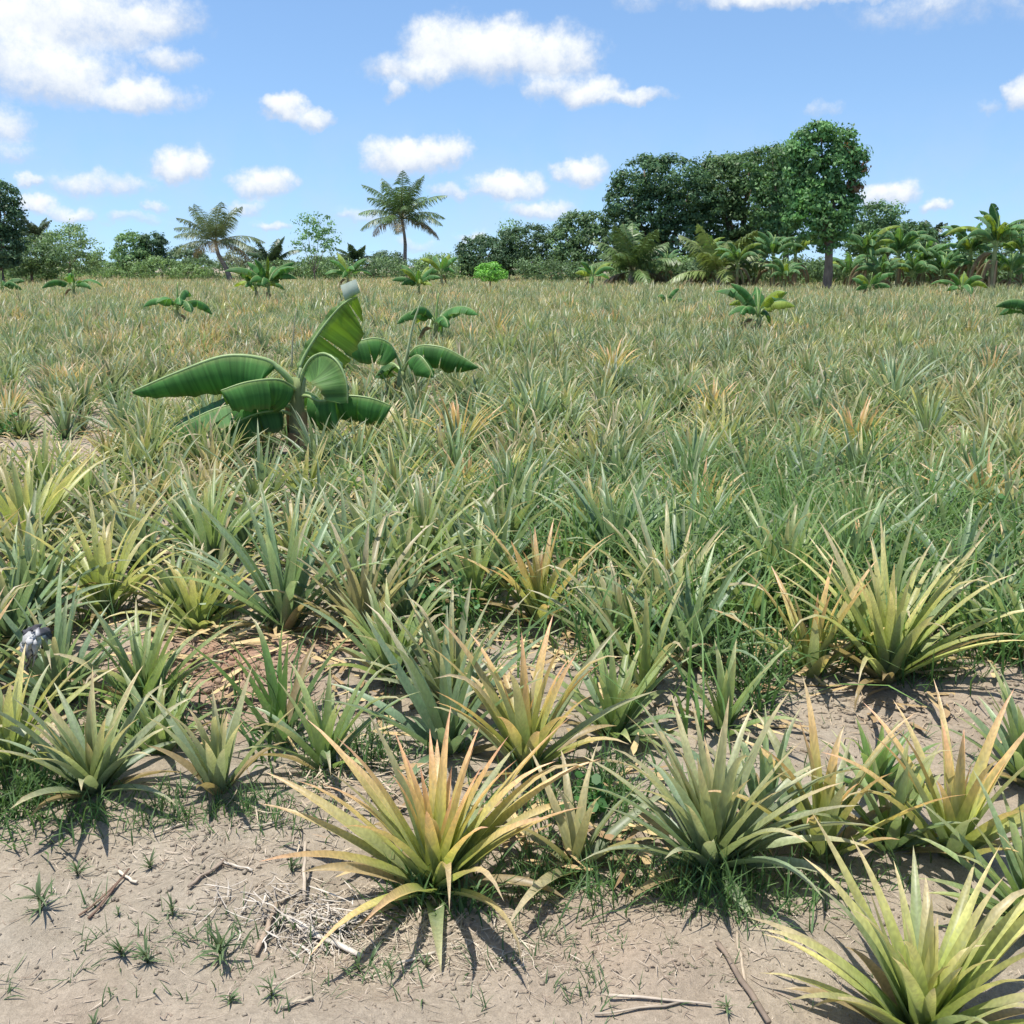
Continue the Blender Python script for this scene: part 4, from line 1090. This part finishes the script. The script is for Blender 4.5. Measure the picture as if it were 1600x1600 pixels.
tree(1530, 86, [(1500, 395, 40, 24), (1560, 395, 46, 26), (1610, 390, 40, 30)], 6000, .27, (.045, .08, .035), 220, 'dark trees backing the right banana grove'.replace('trees', 'tree'), r0=.2, clump=.3)
# low hedge-row scrub along the end of the field
HB = [(165, 98, 424), (255, 92, 424), (330, 96, 426), (460, 92, 424), (520, 96, 424), (585, 98, 424), (640, 102, 424), (705, 90, 424), (860, 84, 426), (1010, 74, 428), (1080, 72, 426), (1180, 74, 424), (1250, 76, 424), (1330, 72, 424), (1470, 74, 424), (20, 84, 426), (95, 88, 426), (1325, 68, 424), (1390, 69, 422), (1450, 70, 424), (1500, 68, 424), (1565, 67, 424), (1610, 68, 422), (1120, 70, 426), (1215, 71, 424)]
HN = ['left of the light twin trees', 'below the twin trees', 'behind the foot of the leaning palm', 'left of the thin sparse tree', 'right of the thin sparse tree', 'left of the tall palm foot', 'at the tall palm foot', 'left of the low round dark tree',
      'in front of the low broad dark tree', 'below the huge round tree', 'left of the yellowish young palm', 'below the spreading mango tree', 'behind the lone mango trunk', 'right of the lone mango trunk', 'in front of the right banana grove', 'under the tall dark tree at the left edge', 'under the feathery bush tree', 'at the right foot of the lone mango tree', 'under the tall banana plants right of the mango tree', 'beside the brown dead stem of the right grove', 'below the broad banana plant of the right grove', 'below the tallest banana plant of the grove', 'at the right edge under the grove', 'at the foot of the yellowish young palm', 'between the bright banana plant and the mango trunk']
for k, ((u, Y, v), nm) in enumerate(zip(HB, HN)):
    rg = np.random.default_rng(300 + k)
    c = np.array([(.060, .095, .040), (.075, .115, .045), (.050, .080, .036)][k % 3])
    tree(u, Y, [(u + rg.uniform(-40, 40), v + rg.uniform(-8, 6), rg.uniform(26, 42), rg.uniform(10, 19)) for _ in range(4)], 3000, .22, c, 320 + k, 'low green scrub bush ' + nm, r0=.05, clump=.26, inner=.8, name='scrub_bush', cat='bush', group='scrub along the end of the field', limb=True)

# distant wood on the horizon
def far_wood():
    rg = np.random.default_rng(400)
    mb = MB()
    xs = np.arange(-260, 260, 5.0)
    bl = [(x + rg.normal(0, 2), 330 + rg.uniform(-20, 20), rg.uniform(.5, 3.0), rg.uniform(4, 8), 5, rg.uniform(2, 4.4)) for x in xs]
    bl += [(x + rg.normal(0, 2), 150 + rg.uniform(-12, 12), rg.uniform(0, .5), rg.uniform(3, 6), 3, rg.uniform(.8, 1.7)) for x in np.arange(-110, 110, 3.2)]
    foliage(mb, bl, 30000, .8, rg, (.055, .080, .050), 1.0, .6)
    obj('distant_wood', mb.mesh('distant_wood', smooth=False), M_FOL, label='far-off low wood along the horizon', cat='wood', kind='stuff')
far_wood()

# ------------------------------------------------------------------ grass, weeds, herbs
def blades_at(pts, rg, L, W, el=(35, 88), bend=(20, 70), cols=((.05, .13, .035), (.10, .22, .06)), tipc=(.20, .26, .09)):
    n = len(pts)
    c0 = np.array(cols[0]); c1 = np.array(cols[1]); f = rg.uniform(size=(n, 1))
    cb = c0 * (1 - f) + c1 * f
    st = np.stack([cb * .8, cb, cb * .6 + np.array(tipc) * .4], 1)
    base = np.stack([pts[:, 0], pts[:, 1], terr(pts[:, 0], pts[:, 1]) + (terr_fine(pts[:, 0], pts[:, 1]) * 0) - .012], -1)
    return leaf_batch(base, rg.uniform(0, 6.28, n), np.radians(rg.uniform(*el, n)), np.radians(rg.uniform(*bend, n)), rg.uniform(*L, n), rg.uniform(*W, n),
                      rg.normal(0, .6, n), rg.normal(0, .4, n), st, 3, 2, prof=1)

def grass_mass():
    rg = np.random.default_rng(500)
    out = []
    def patch(u, v, ru, rv, n, L, W, clump=.05, per=9, **k):
        nt = max(1, n // per)
        uu = u + rg.normal(0, .5, nt) * ru; vv = v + rg.normal(0, .5, nt) * rv
        pts = np.array([gpos(a, min(max(b, 430), 1700)) for a, b in zip(uu, vv)])
        pts = np.repeat(pts, per, 0) + rg.normal(0, clump, (nt * per, 2))
        out.append(blades_at(pts, rg, L, W, **k))
    G1 = dict(cols=((.06, .13, .045), (.12, .23, .075)))
    G2 = dict(cols=((.08, .17, .055), (.17, .31, .09)), tipc=(.30, .36, .15))
    # fringe at the edge of the bare soil
    patch(40, 1255, 90, 50, 640, (.06, .16), (.004, .008), .04, **G1)
    patch(210, 1265, 150, 30, 260, (.05, .13), (.003, .006), .04, **G1)
    patch(400, 1265, 140, 30, 380, (.04, .11), (.003, .005), .05, **G1)
    patch(690, 1400, 70, 30, 160, (.08, .17), (.005, .010), .03, **G1)
    patch(850, 1370, 90, 30, 240, (.06, .18), (.003, .006), .05, **G1)
    patch(900, 1260, 140, 70, 420, (.08, .20), (.004, .008), .05, **G1)
    patch(1010, 1370, 110, 40, 220, (.05, .15), (.003, .006), .04, **G1)
    patch(1110, 1400, 90, 40, 170, (.08, .22), (.002, .005), .04, **G1)
    patch(1250, 1390, 160, 60, 300, (.06, .18), (.003, .006), .05, **G1)
    patch(1180, 1080, 60, 50, 160, (.15, .34), (.006, .012), .03, **G1)
    patch(1440, 1060, 90, 20, 160, (.08, .22), (.004, .008), .05, **G1)
    patch(690, 990, 80, 50, 500, (.06, .16), (.005, .010), .05, **G1)
    patch(560, 1170, 120, 60, 420, (.06, .15), (.004, .007), .05, **G1)
    patch(240, 1110, 120, 60, 240, (.12, .30), (.005, .010), .05, **G1)
    patch(440, 1110, 60, 60, 60, (.15, .34), (.008, .014), .02, **G1)
    patch(60, 850, 160, 60, 500, (.10, .22), (.005, .010), .08, **G1)
    # tall blue-green grass on the right
    patch(1280, 850, 520, 200, 6000, (.25, .66), (.007, .016), .07, bend=(20, 95), **G2)
    patch(1080, 780, 200, 60, 700, (.22, .5), (.005, .010), .07, bend=(20, 90), **G2)
    patch(1560, 850, 140, 90, 1500, (.15, .40), (.005, .010), .08, bend=(20, 90), cols=((.05, .15, .05), (.09, .24, .07)))
    patch(880, 800, 300, 90, 2200, (.15, .40), (.004, .009), .07, **G2)
    patch(400, 720, 180, 40, 700, (.15, .36), (.005, .010), .08, **G1)
    patch(800, 900, 1500, 160, 2200, (.10, .30), (.004, .008), .07, **G1)
    # through the field
    patch(800, 690, 1700, 130, 4200, (.15, .42), (.006, .012), .10, **G2)
    patch(900, 560, 1700, 110, 4200, (.25, .55), (.010, .020), .14, **G2)
    # thin weeds on the bare soil
    patch(420, 1480, 560, 110, 620, (.02, .08), (.002, .005), .018, per=7, cols=((.06, .12, .05), (.12, .20, .09)))
    patch(900, 1520, 400, 90, 260, (.02, .07), (.002, .004), .02, per=6, cols=((.06, .12, .05), (.12, .20, .09)))
    patch(1100, 1180, 500, 60, 320, (.03, .10), (.003, .005), .03, per=7, **G1)
    V = np.concatenate([o[0] for o in out]); C = np.concatenate([o[2] for o in out])
    obj('grass', batch_to_mesh('grass', V, out[0][1], C), M_GRASS, label='green grass and weeds growing between the pineapple plants', cat='grass', kind='stuff')
grass_mass()

# single weed seedlings on the bare soil
WEEDS = [(65, 1432, .11, 12), (345, 1492, .12, 14), (235, 1352, .07, 9), (120, 1362, .07, 10), (190, 1500, .07, 11), (230, 1510, .08, 12), (425, 1568, .06, 9), (455, 1352, .07, 9), (145, 1588, .045, 8), (1135, 1580, .06, 7), (270, 1430, .07, 9), (560, 1500, .06, 10), (540, 1432, .07, 10), (610, 1505, .05, 8), (360, 1572, .06, 9), (185, 1432, .04, 7), (870, 1310, .06, 9), (665, 1500, .05, 7)]
WPOS = ['big spiky weed sprout near the left edge of the bare soil', 'largest spiky weed sprout in the middle of the bare soil', 'weed sprout below the soil-edge pineapple pair', 'weed sprout under the yellow-green pineapple at the left', 'bluish weed tuft left of its twin on the bare soil', 'bluish weed tuft right of its twin on the bare soil',
        'small weed sprout at the bottom below the largest sprout', 'weed sprout left of the straw heap', 'tiny broad weed sprout at the bottom left', 'tiny green weed sprout at the bottom beside the bright pineapple', 'weed sprout near two crossed sticks', 'weed sprout just below the straw heap', 'weed sprout at the upper side of the straw heap', 'weed sprout at the end of the thick pale stalk',
        'small weed sprout at the bottom edge of the bare soil', 'tiny weed sprout between the left sticks', 'weed sprout beside the withered pineapple plant', 'tiny weed sprout in the shadow of the large orange plant']
rg = np.random.default_rng(600)
for (u, v, L, n), lab in zip(WEEDS, WPOS):
    L = L * .78
    g = gpos(u, v)
    root = obj('weed_sprout', None, label=lab, cat='weed', group='weed sprouts on the bare soil', loc=(g[0], g[1], tz(*g) + float(terr_fine(g[0], g[1])) - .004))
    cb = np.array([.13, .19, .09]) * rg.uniform(.85, 1.2); n = int(n * 1.6)
    st = np.stack([np.tile(cb * .8, (n, 1)), np.tile(cb, (n, 1)), np.tile(cb * 1.2, (n, 1))], 1)
    hz = rg.uniform(0, L * .5, n)
    V, q, C = leaf_batch(np.stack([np.zeros(n), np.zeros(n), hz], -1), rg.uniform(0, 6.28, n), np.radians(rg.uniform(15, 75, n)), np.radians(rg.uniform(10, 60, n)), rg.uniform(.5, 1., n) * L, rg.uniform(.05, .085, n) * L + .0015, rg.normal(0, .3, n), rg.normal(0, .2, n), st, 4, 3, prof=1)
    for k in range(n): obj('leaf', make_mesh('leaf', V[k], q, None, C[k]), M_GRASS, parent=root)
    tv, tq, tt = tube_arrays([(0, 0, -.01), (0, 0, L * .5)], [.0025, .0015], 5)
    obj('stem', make_mesh('stem', tv, tq, tt, np.tile(np.array([.16, .18, .08]), (len(tv), 1))), M_GRASS, parent=root)

# clover-like herbs with small round leaves
HERB = [(690, 975, .26, 70, 'clover-like green herb between the olive and grey pineapples'), (785, 810, .24, 50, 'leafy green herb in the middle before the tall grass'), (1560, 860, .34, 120, 'bright leafy herb at the right edge in the tall grass'),
        (560, 830, .2, 40, 'small leafy herb among the grey plants left of the middle'), (1100, 730, .25, 50, 'leafy herb behind the tall grass'), (1500, 720, .25, 60, 'leafy herb patch near the right edge behind the grass'), (10, 690, .3, 60, 'dark leafy herb beside the bare patch at the left edge'), (940, 1265, .12, 30, 'low leafy herb between the two large front plants')]
for (u, v, L, n, lab) in HERB:
    g = gpos(u, v)
    root = obj('herb', None, label=lab, cat='herb', loc=(g[0], g[1], tz(*g)))
    mb = MB(); sb = MB()
    for k in range(9):
        a = rg.uniform(0, 6.28); e = rg.uniform(.4, 1.4); d = np.array([math.cos(a) * math.cos(e), math.sin(a) * math.cos(e), math.sin(e)])
        Pp = smooth_path([np.zeros(3), d * L * .5, d * L * rg.uniform(.8, 1.1) + (0, 0, -.02)], 6)
        v_, q_, t_ = tube_arrays(Pp, np.linspace(.003, .0015, 6), 4); sb.add(v_, q_, t_, (.12, .18, .06))
        for m in range(n // 9 * 2):
            c = Pp[0] + (Pp[-1] - Pp[0]) * rg.uniform(.25, 1.05) + rg.normal(0, .022, 3)
            nn = rg.normal(0, .5, 3) + (0, 0, 1); nn /= np.linalg.norm(nn)
            t1 = np.cross(nn, rg.normal(size=3)); t1 /= np.linalg.norm(t1); t2 = np.cross(nn, t1)
            s_ = rg.uniform(.009, .017)
            th = np.arange(6) * math.pi / 3
            V = c + s_ * (np.cos(th)[:, None] * t1 * 1.3 + np.sin(th)[:, None] * t2)
            mb.add(V, [(0, 1, 2, 3), (0, 3, 4, 5)], None, np.array([.07, .19, .05]) * rg.uniform(.7, 1.3))
    obj('foliage', mb.mesh('foliage'), M_GRASS, parent=root)
    obj('stalk', sb.mesh('stalk'), M_GRASS, parent=root)

# ------------------------------------------------------------------ dry stalks, straw and dead leaves
def gz(x, y): return tz(x, y) + float(terr_fine(np.array([x]), np.array([y]))[0])
STALK = [ # px ends, radius, colour, label
    (445, 1412, 565, 1482, .0075, (.52, .47, .40), 'thick pale dry stalk lying across the straw heap'),
    (400, 1478, 432, 1400, .0060, (.34, .26, .19), 'brown dry stalk leaning at the left side of the straw heap'),
    (295, 1390, 352, 1345, .0050, (.28, .22, .17), 'dark dry stick left of the straw heap'),
    (140, 1440, 202, 1352, .0035, (.17, .11, .08), 'thin dark twig lying left on the bare soil'),
    (128, 1436, 180, 1380, .0030, (.20, .13, .09), 'thinner brown twig beside the dark twig'),
    (475, 1395, 478, 1345, .0045, (.42, .35, .27), 'short grey stalk standing up from the straw heap'),
    (435, 1400, 480, 1375, .0050, (.36, .30, .22), 'flat brown stalk on top of the straw heap'),
    (183, 1352, 212, 1378, .0045, (.55, .48, .38), 'short pale straw piece crossing the dark twig'),
    (620, 1498, 680, 1482, .0035, (.50, .44, .36), 'pale straw piece below the large orange plant'),
    (345, 1345, 395, 1362, .0035, (.50, .44, .36), 'pale thin straw touching the dark stick'),
    (1120, 1480, 1200, 1600, .0065, (.22, .17, .13), 'long dark dead stalk beside the bright pineapple'),
    (950, 1560, 1110, 1575, .0035, (.45, .38, .30), 'long thin straw at the bottom near the bright pineapple'),
    (930, 1585, 1060, 1572, .0030, (.36, .30, .23), 'thin grey straw at the bottom crossing the long one'),
    (440, 1590, 490, 1570, .0040, (.45, .38, .28), 'short straw piece at the bottom edge'),
    (470, 1430, 520, 1475, .0040, (.40, .34, .27), 'grey stalk under the thick pale one in the heap'),
    (240, 1300, 300, 1286, .0030, (.50, .42, .32), 'pale straw by the soil-edge pineapples'),
    (380, 1297, 455, 1280, .0030, (.52, .45, .34), 'long pale straw left of the large orange plant'),
    (1150, 1460, 1165, 1540, .0040, (.42, .34, .25), 'pale hanging dry leaf stalk below the grey-green front plant'),
]
for (u0, v0, u1, v1, r, c, lab) in STALK:
    a = gpos(u0, v0); b = gpos(u1, v1)
    n = 7; f = np.linspace(0, 1, n)
    P = np.stack([a[0] + (b[0] - a[0]) * f, a[1] + (b[1] - a[1]) * f], -1)
    P = P + rg.normal(0, .0018, P.shape)
    z = np.array([gz(*p) for p in P]); zl = np.linspace(max(z[0], z[:3].max()), max(z[-1], z[-3:].max()), n)
    P3 = np.concatenate([P, (np.maximum(z, zl) * .6 + .4 * z + r * .8 + .004)[:, None]], 1)
    if 'standing' in lab: P3[:, 2] += np.linspace(0, .06, n)
    v_, q_, t_ = tube_arrays(P3 - P3[0], r * (1 + .18 * rg.uniform(-1, 1, n)), 7, flat=.7, rough=.1, rng=rg)
    C = np.tile(np.array(c), (len(v_), 1)) * rg.uniform(.85, 1.15, (len(v_), 1))
    obj('dry_stalk', make_mesh('dry_stalk', v_, q_, t_, C), M_STRAW, label=lab, cat='dry stalk', loc=P3[0])

def litter_mass():
    rg = np.random.default_rng(700)
    out = []
    def scat(u, v, ru, rv, n, L, W, dirang=None, z=.006, cols=((.30, .24, .17), (.55, .48, .38))):
        uu = u + rg.normal(0, .5, n) * ru; vv = np.clip(v + rg.normal(0, .5, n) * rv, 500, 1660)
        pts = np.array([gpos(a, b) for a, b in zip(uu, vv)])
        base = np.stack([pts[:, 0], pts[:, 1], terr(pts[:, 0], pts[:, 1]) + terr_fine(pts[:, 0], pts[:, 1]) + rg.uniform(.001, z, n)], -1)
        f = rg.uniform(size=(n, 1)); c = np.array(cols[0]) * (1 - f) + np.array(cols[1]) * f
        azz = rg.uniform(0, 6.28, n) if dirang is None else rg.normal(dirang, .55, n)
        out.append(leaf_batch(base, azz, np.radians(rg.normal(2, 6, n)), np.radians(rg.normal(4, 10, n)), rg.uniform(*L, n), rg.uniform(*W, n), rg.normal(0, .5, n), rg.normal(0, .5, n), np.stack([c, c, c * 1.1], 1), 4, 2, prof=1))
    grey = ((.26, .22, .18), (.56, .51, .44))
    scat(490, 1425, 90, 46, 170, (.04, .15), (.002, .005), dirang=-.9, z=.03, cols=grey)
    scat(450, 1405, 120, 40, 60, (.03, .10), (.002, .005), z=.02, cols=grey)
    scat(600, 1420, 160, 50, 260, (.02, .09), (.0015, .004), z=.012)
    scat(700, 1480, 200, 60, 260, (.015, .07), (.001, .003), z=.008)
    scat(560, 1220, 150, 80, 260, (.03, .12), (.003, .008), z=.03, cols=((.30, .22, .15), (.52, .44, .32)))
    scat(800, 1480, 900, 130, 1500, (.008, .05), (.001, .003), z=.006, cols=((.16, .11, .08), (.50, .42, .33)))
    scat(300, 1330, 400, 70, 500, (.01, .07), (.001, .0035), z=.008, cols=((.18, .13, .09), (.50, .42, .33)))
    scat(1300, 1120, 500, 60, 600, (.015, .08), (.002, .005), z=.01, cols=((.20, .14, .09), (.50, .40, .28)))
    scat(400, 1050, 260, 70, 400, (.015, .08), (.002, .006), z=.01, cols=((.20, .12, .08), (.50, .38, .26)))
    # withered leaves lying under the plants
    dead = ((.26, .17, .09), (.56, .43, .22))
    scat(800, 1000, 1500, 160, 900, (.08, .28), (.012, .028), z=.05, cols=dead)
    scat(900, 1310, 260, 60, 60, (.08, .24), (.012, .030), z=.05, cols=dead)
    scat(800, 820, 1700, 120, 1500, (.10, .30), (.012, .030), z=.08, cols=dead)
    scat(600, 720, 1500, 90, 1200, (.10, .30), (.014, .030), z=.10, cols=dead)
    V = np.concatenate([o[0] for o in out]); C = np.concatenate([o[2] for o in out])
    obj('straw_litter', batch_to_mesh('straw_litter', V, out[0][1], C), M_STRAW, label='scattered straw bits and withered leaves on the soil', cat='litter', kind='stuff')
litter_mass()

def clods():
    rg = np.random.default_rng(750)
    t_ = (1 + 5 ** .5) / 2
    ico = np.array([(-1, t_, 0), (1, t_, 0), (-1, -t_, 0), (1, -t_, 0), (0, -1, t_), (0, 1, t_), (0, -1, -t_), (0, 1, -t_), (t_, 0, -1), (t_, 0, 1), (-t_, 0, -1), (-t_, 0, 1)]) / 1.9
    F = np.array([(0, 11, 5), (0, 5, 1), (0, 1, 7), (0, 7, 10), (0, 10, 11), (1, 5, 9), (5, 11, 4), (11, 10, 2), (10, 7, 6), (7, 1, 8), (3, 9, 4), (3, 4, 2), (3, 2, 6), (3, 6, 8), (3, 8, 9), (4, 9, 5), (2, 4, 11), (6, 2, 10), (8, 6, 7), (9, 8, 1)])
    pts = []
    for (u, v, ru, rv, n, s0, s1) in ((700, 1470, 900, 130, 1500, .002, .007), (400, 1330, 500, 60, 500, .003, .010), (380, 1060, 180, 60, 420, .005, .022), (1350, 1110, 420, 60, 520, .004, .016), (800, 1420, 700, 30, 420, .003, .011), (60, 715, 140, 20, 120, .008, .03)):
        uu = u + rg.normal(0, .5, n) * ru; vv = np.clip(v + rg.normal(0, .5, n) * rv, 600, 1650)
        g = np.array([gpos(a, b) for a, b in zip(uu, vv)])
        pts.append(np.concatenate([g, (s0 + (s1 - s0) * rg.uniform(size=n) ** 3)[:, None]], 1))
    P = np.concatenate(pts); n = len(P)
    z = terr(P[:, 0], P[:, 1]) + terr_fine(P[:, 0], P[:, 1]) + P[:, 2] * .15
    V = ico[None] * P[:, 2][:, None, None] * rg.uniform(.65, 1.3, (n, 12, 1)) * rg.uniform(.7, 1.3, (n, 1, 3)) * np.array([1, 1, .7])
    V = V + np.stack([P[:, 0], P[:, 1], z], -1)[:, None, :]
    T = (F[None] + (np.arange(n) * 12)[:, None, None]).reshape(-1, 3)
    obj('soil_crumbs', make_mesh('soil_crumbs', V.reshape(-1, 3), None, T), M_SOIL, label='crumbs and small clods of dry soil on the bare ground', cat='soil crumbs', kind='stuff')
clods()

# the torn rag caught on a pineapple plant
def rag():
    rg = np.random.default_rng(800)
    g = gpos(70, 1085); Y = g[1] - .12
    def p(u, v, dy=0): return at(u, v, Y + dy)
    O = p(55, 1010)
    rows = [[p(34, 985, .05), p(48, 980, -.02), p(62, 979, -.03), p(80, 984, .03)], [p(32, 996, .02), p(46, 992, -.06), p(62, 990, -.07), p(84, 992, .0)],
            [p(34, 1012, .0), p(46, 1006, -.07), p(60, 1004, -.08), p(72, 1004, -.02)], [p(32, 1028, .0), p(44, 1024, -.06), p(56, 1026, -.08), p(66, 1020, -.03)],
            [p(30, 1046, .0), p(40, 1050, -.05), p(46, 1058, -.06), p(56, 1040, -.04)]]
    G = np.array(rows)
    Gx = np.array([smooth_path(r, 12) for r in G]); Gs = np.stack([smooth_path(Gx[:, k], 16) for k in range(12)], 1)
    Gs[..., 1] += .018 * np.sin(np.arange(12)[None] * 2.1 + np.arange(16)[:, None] * .4) + rg.normal(0, .003, Gs.shape[:2])
    top = Gs[0][None]
    lf = np.array([.55, .8, 1.0, .75, 1.1, .9, .5, .85, .6, .35, .55, .3])[None, :, None]
    Gs = top + (Gs - top) * (lf ** np.linspace(0, 1, 16)[:, None, None])
    Gs += rg.normal(0, .004, Gs.shape)
    V = Gs - O
    i = np.arange(15)[:, None] * 12; j = np.arange(11)[None]
    Q = np.stack([i + j, i + j + 1, i + 13 + j, i + 12 + j], -1).reshape(-1, 4)
    C = np.tile(np.array([.5, .5, .5]), (16, 12, 1)); C[:3] = (.06, .06, .07); C[3:6, 0:2] = (.12, .12, .13); C[3:6, 8:] = (.08, .08, .09); C[10:, 3:5] = (.2, .2, .22)
    m = obj('torn_rag', make_mesh('torn_rag', V, Q, None, C), M_RAG, label='torn black and white rag hanging on a pineapple plant at the left', cat='rag', loc=O)
    sm = m.modifiers.new('thick', 'SOLIDIFY'); sm.thickness = .002
rag()
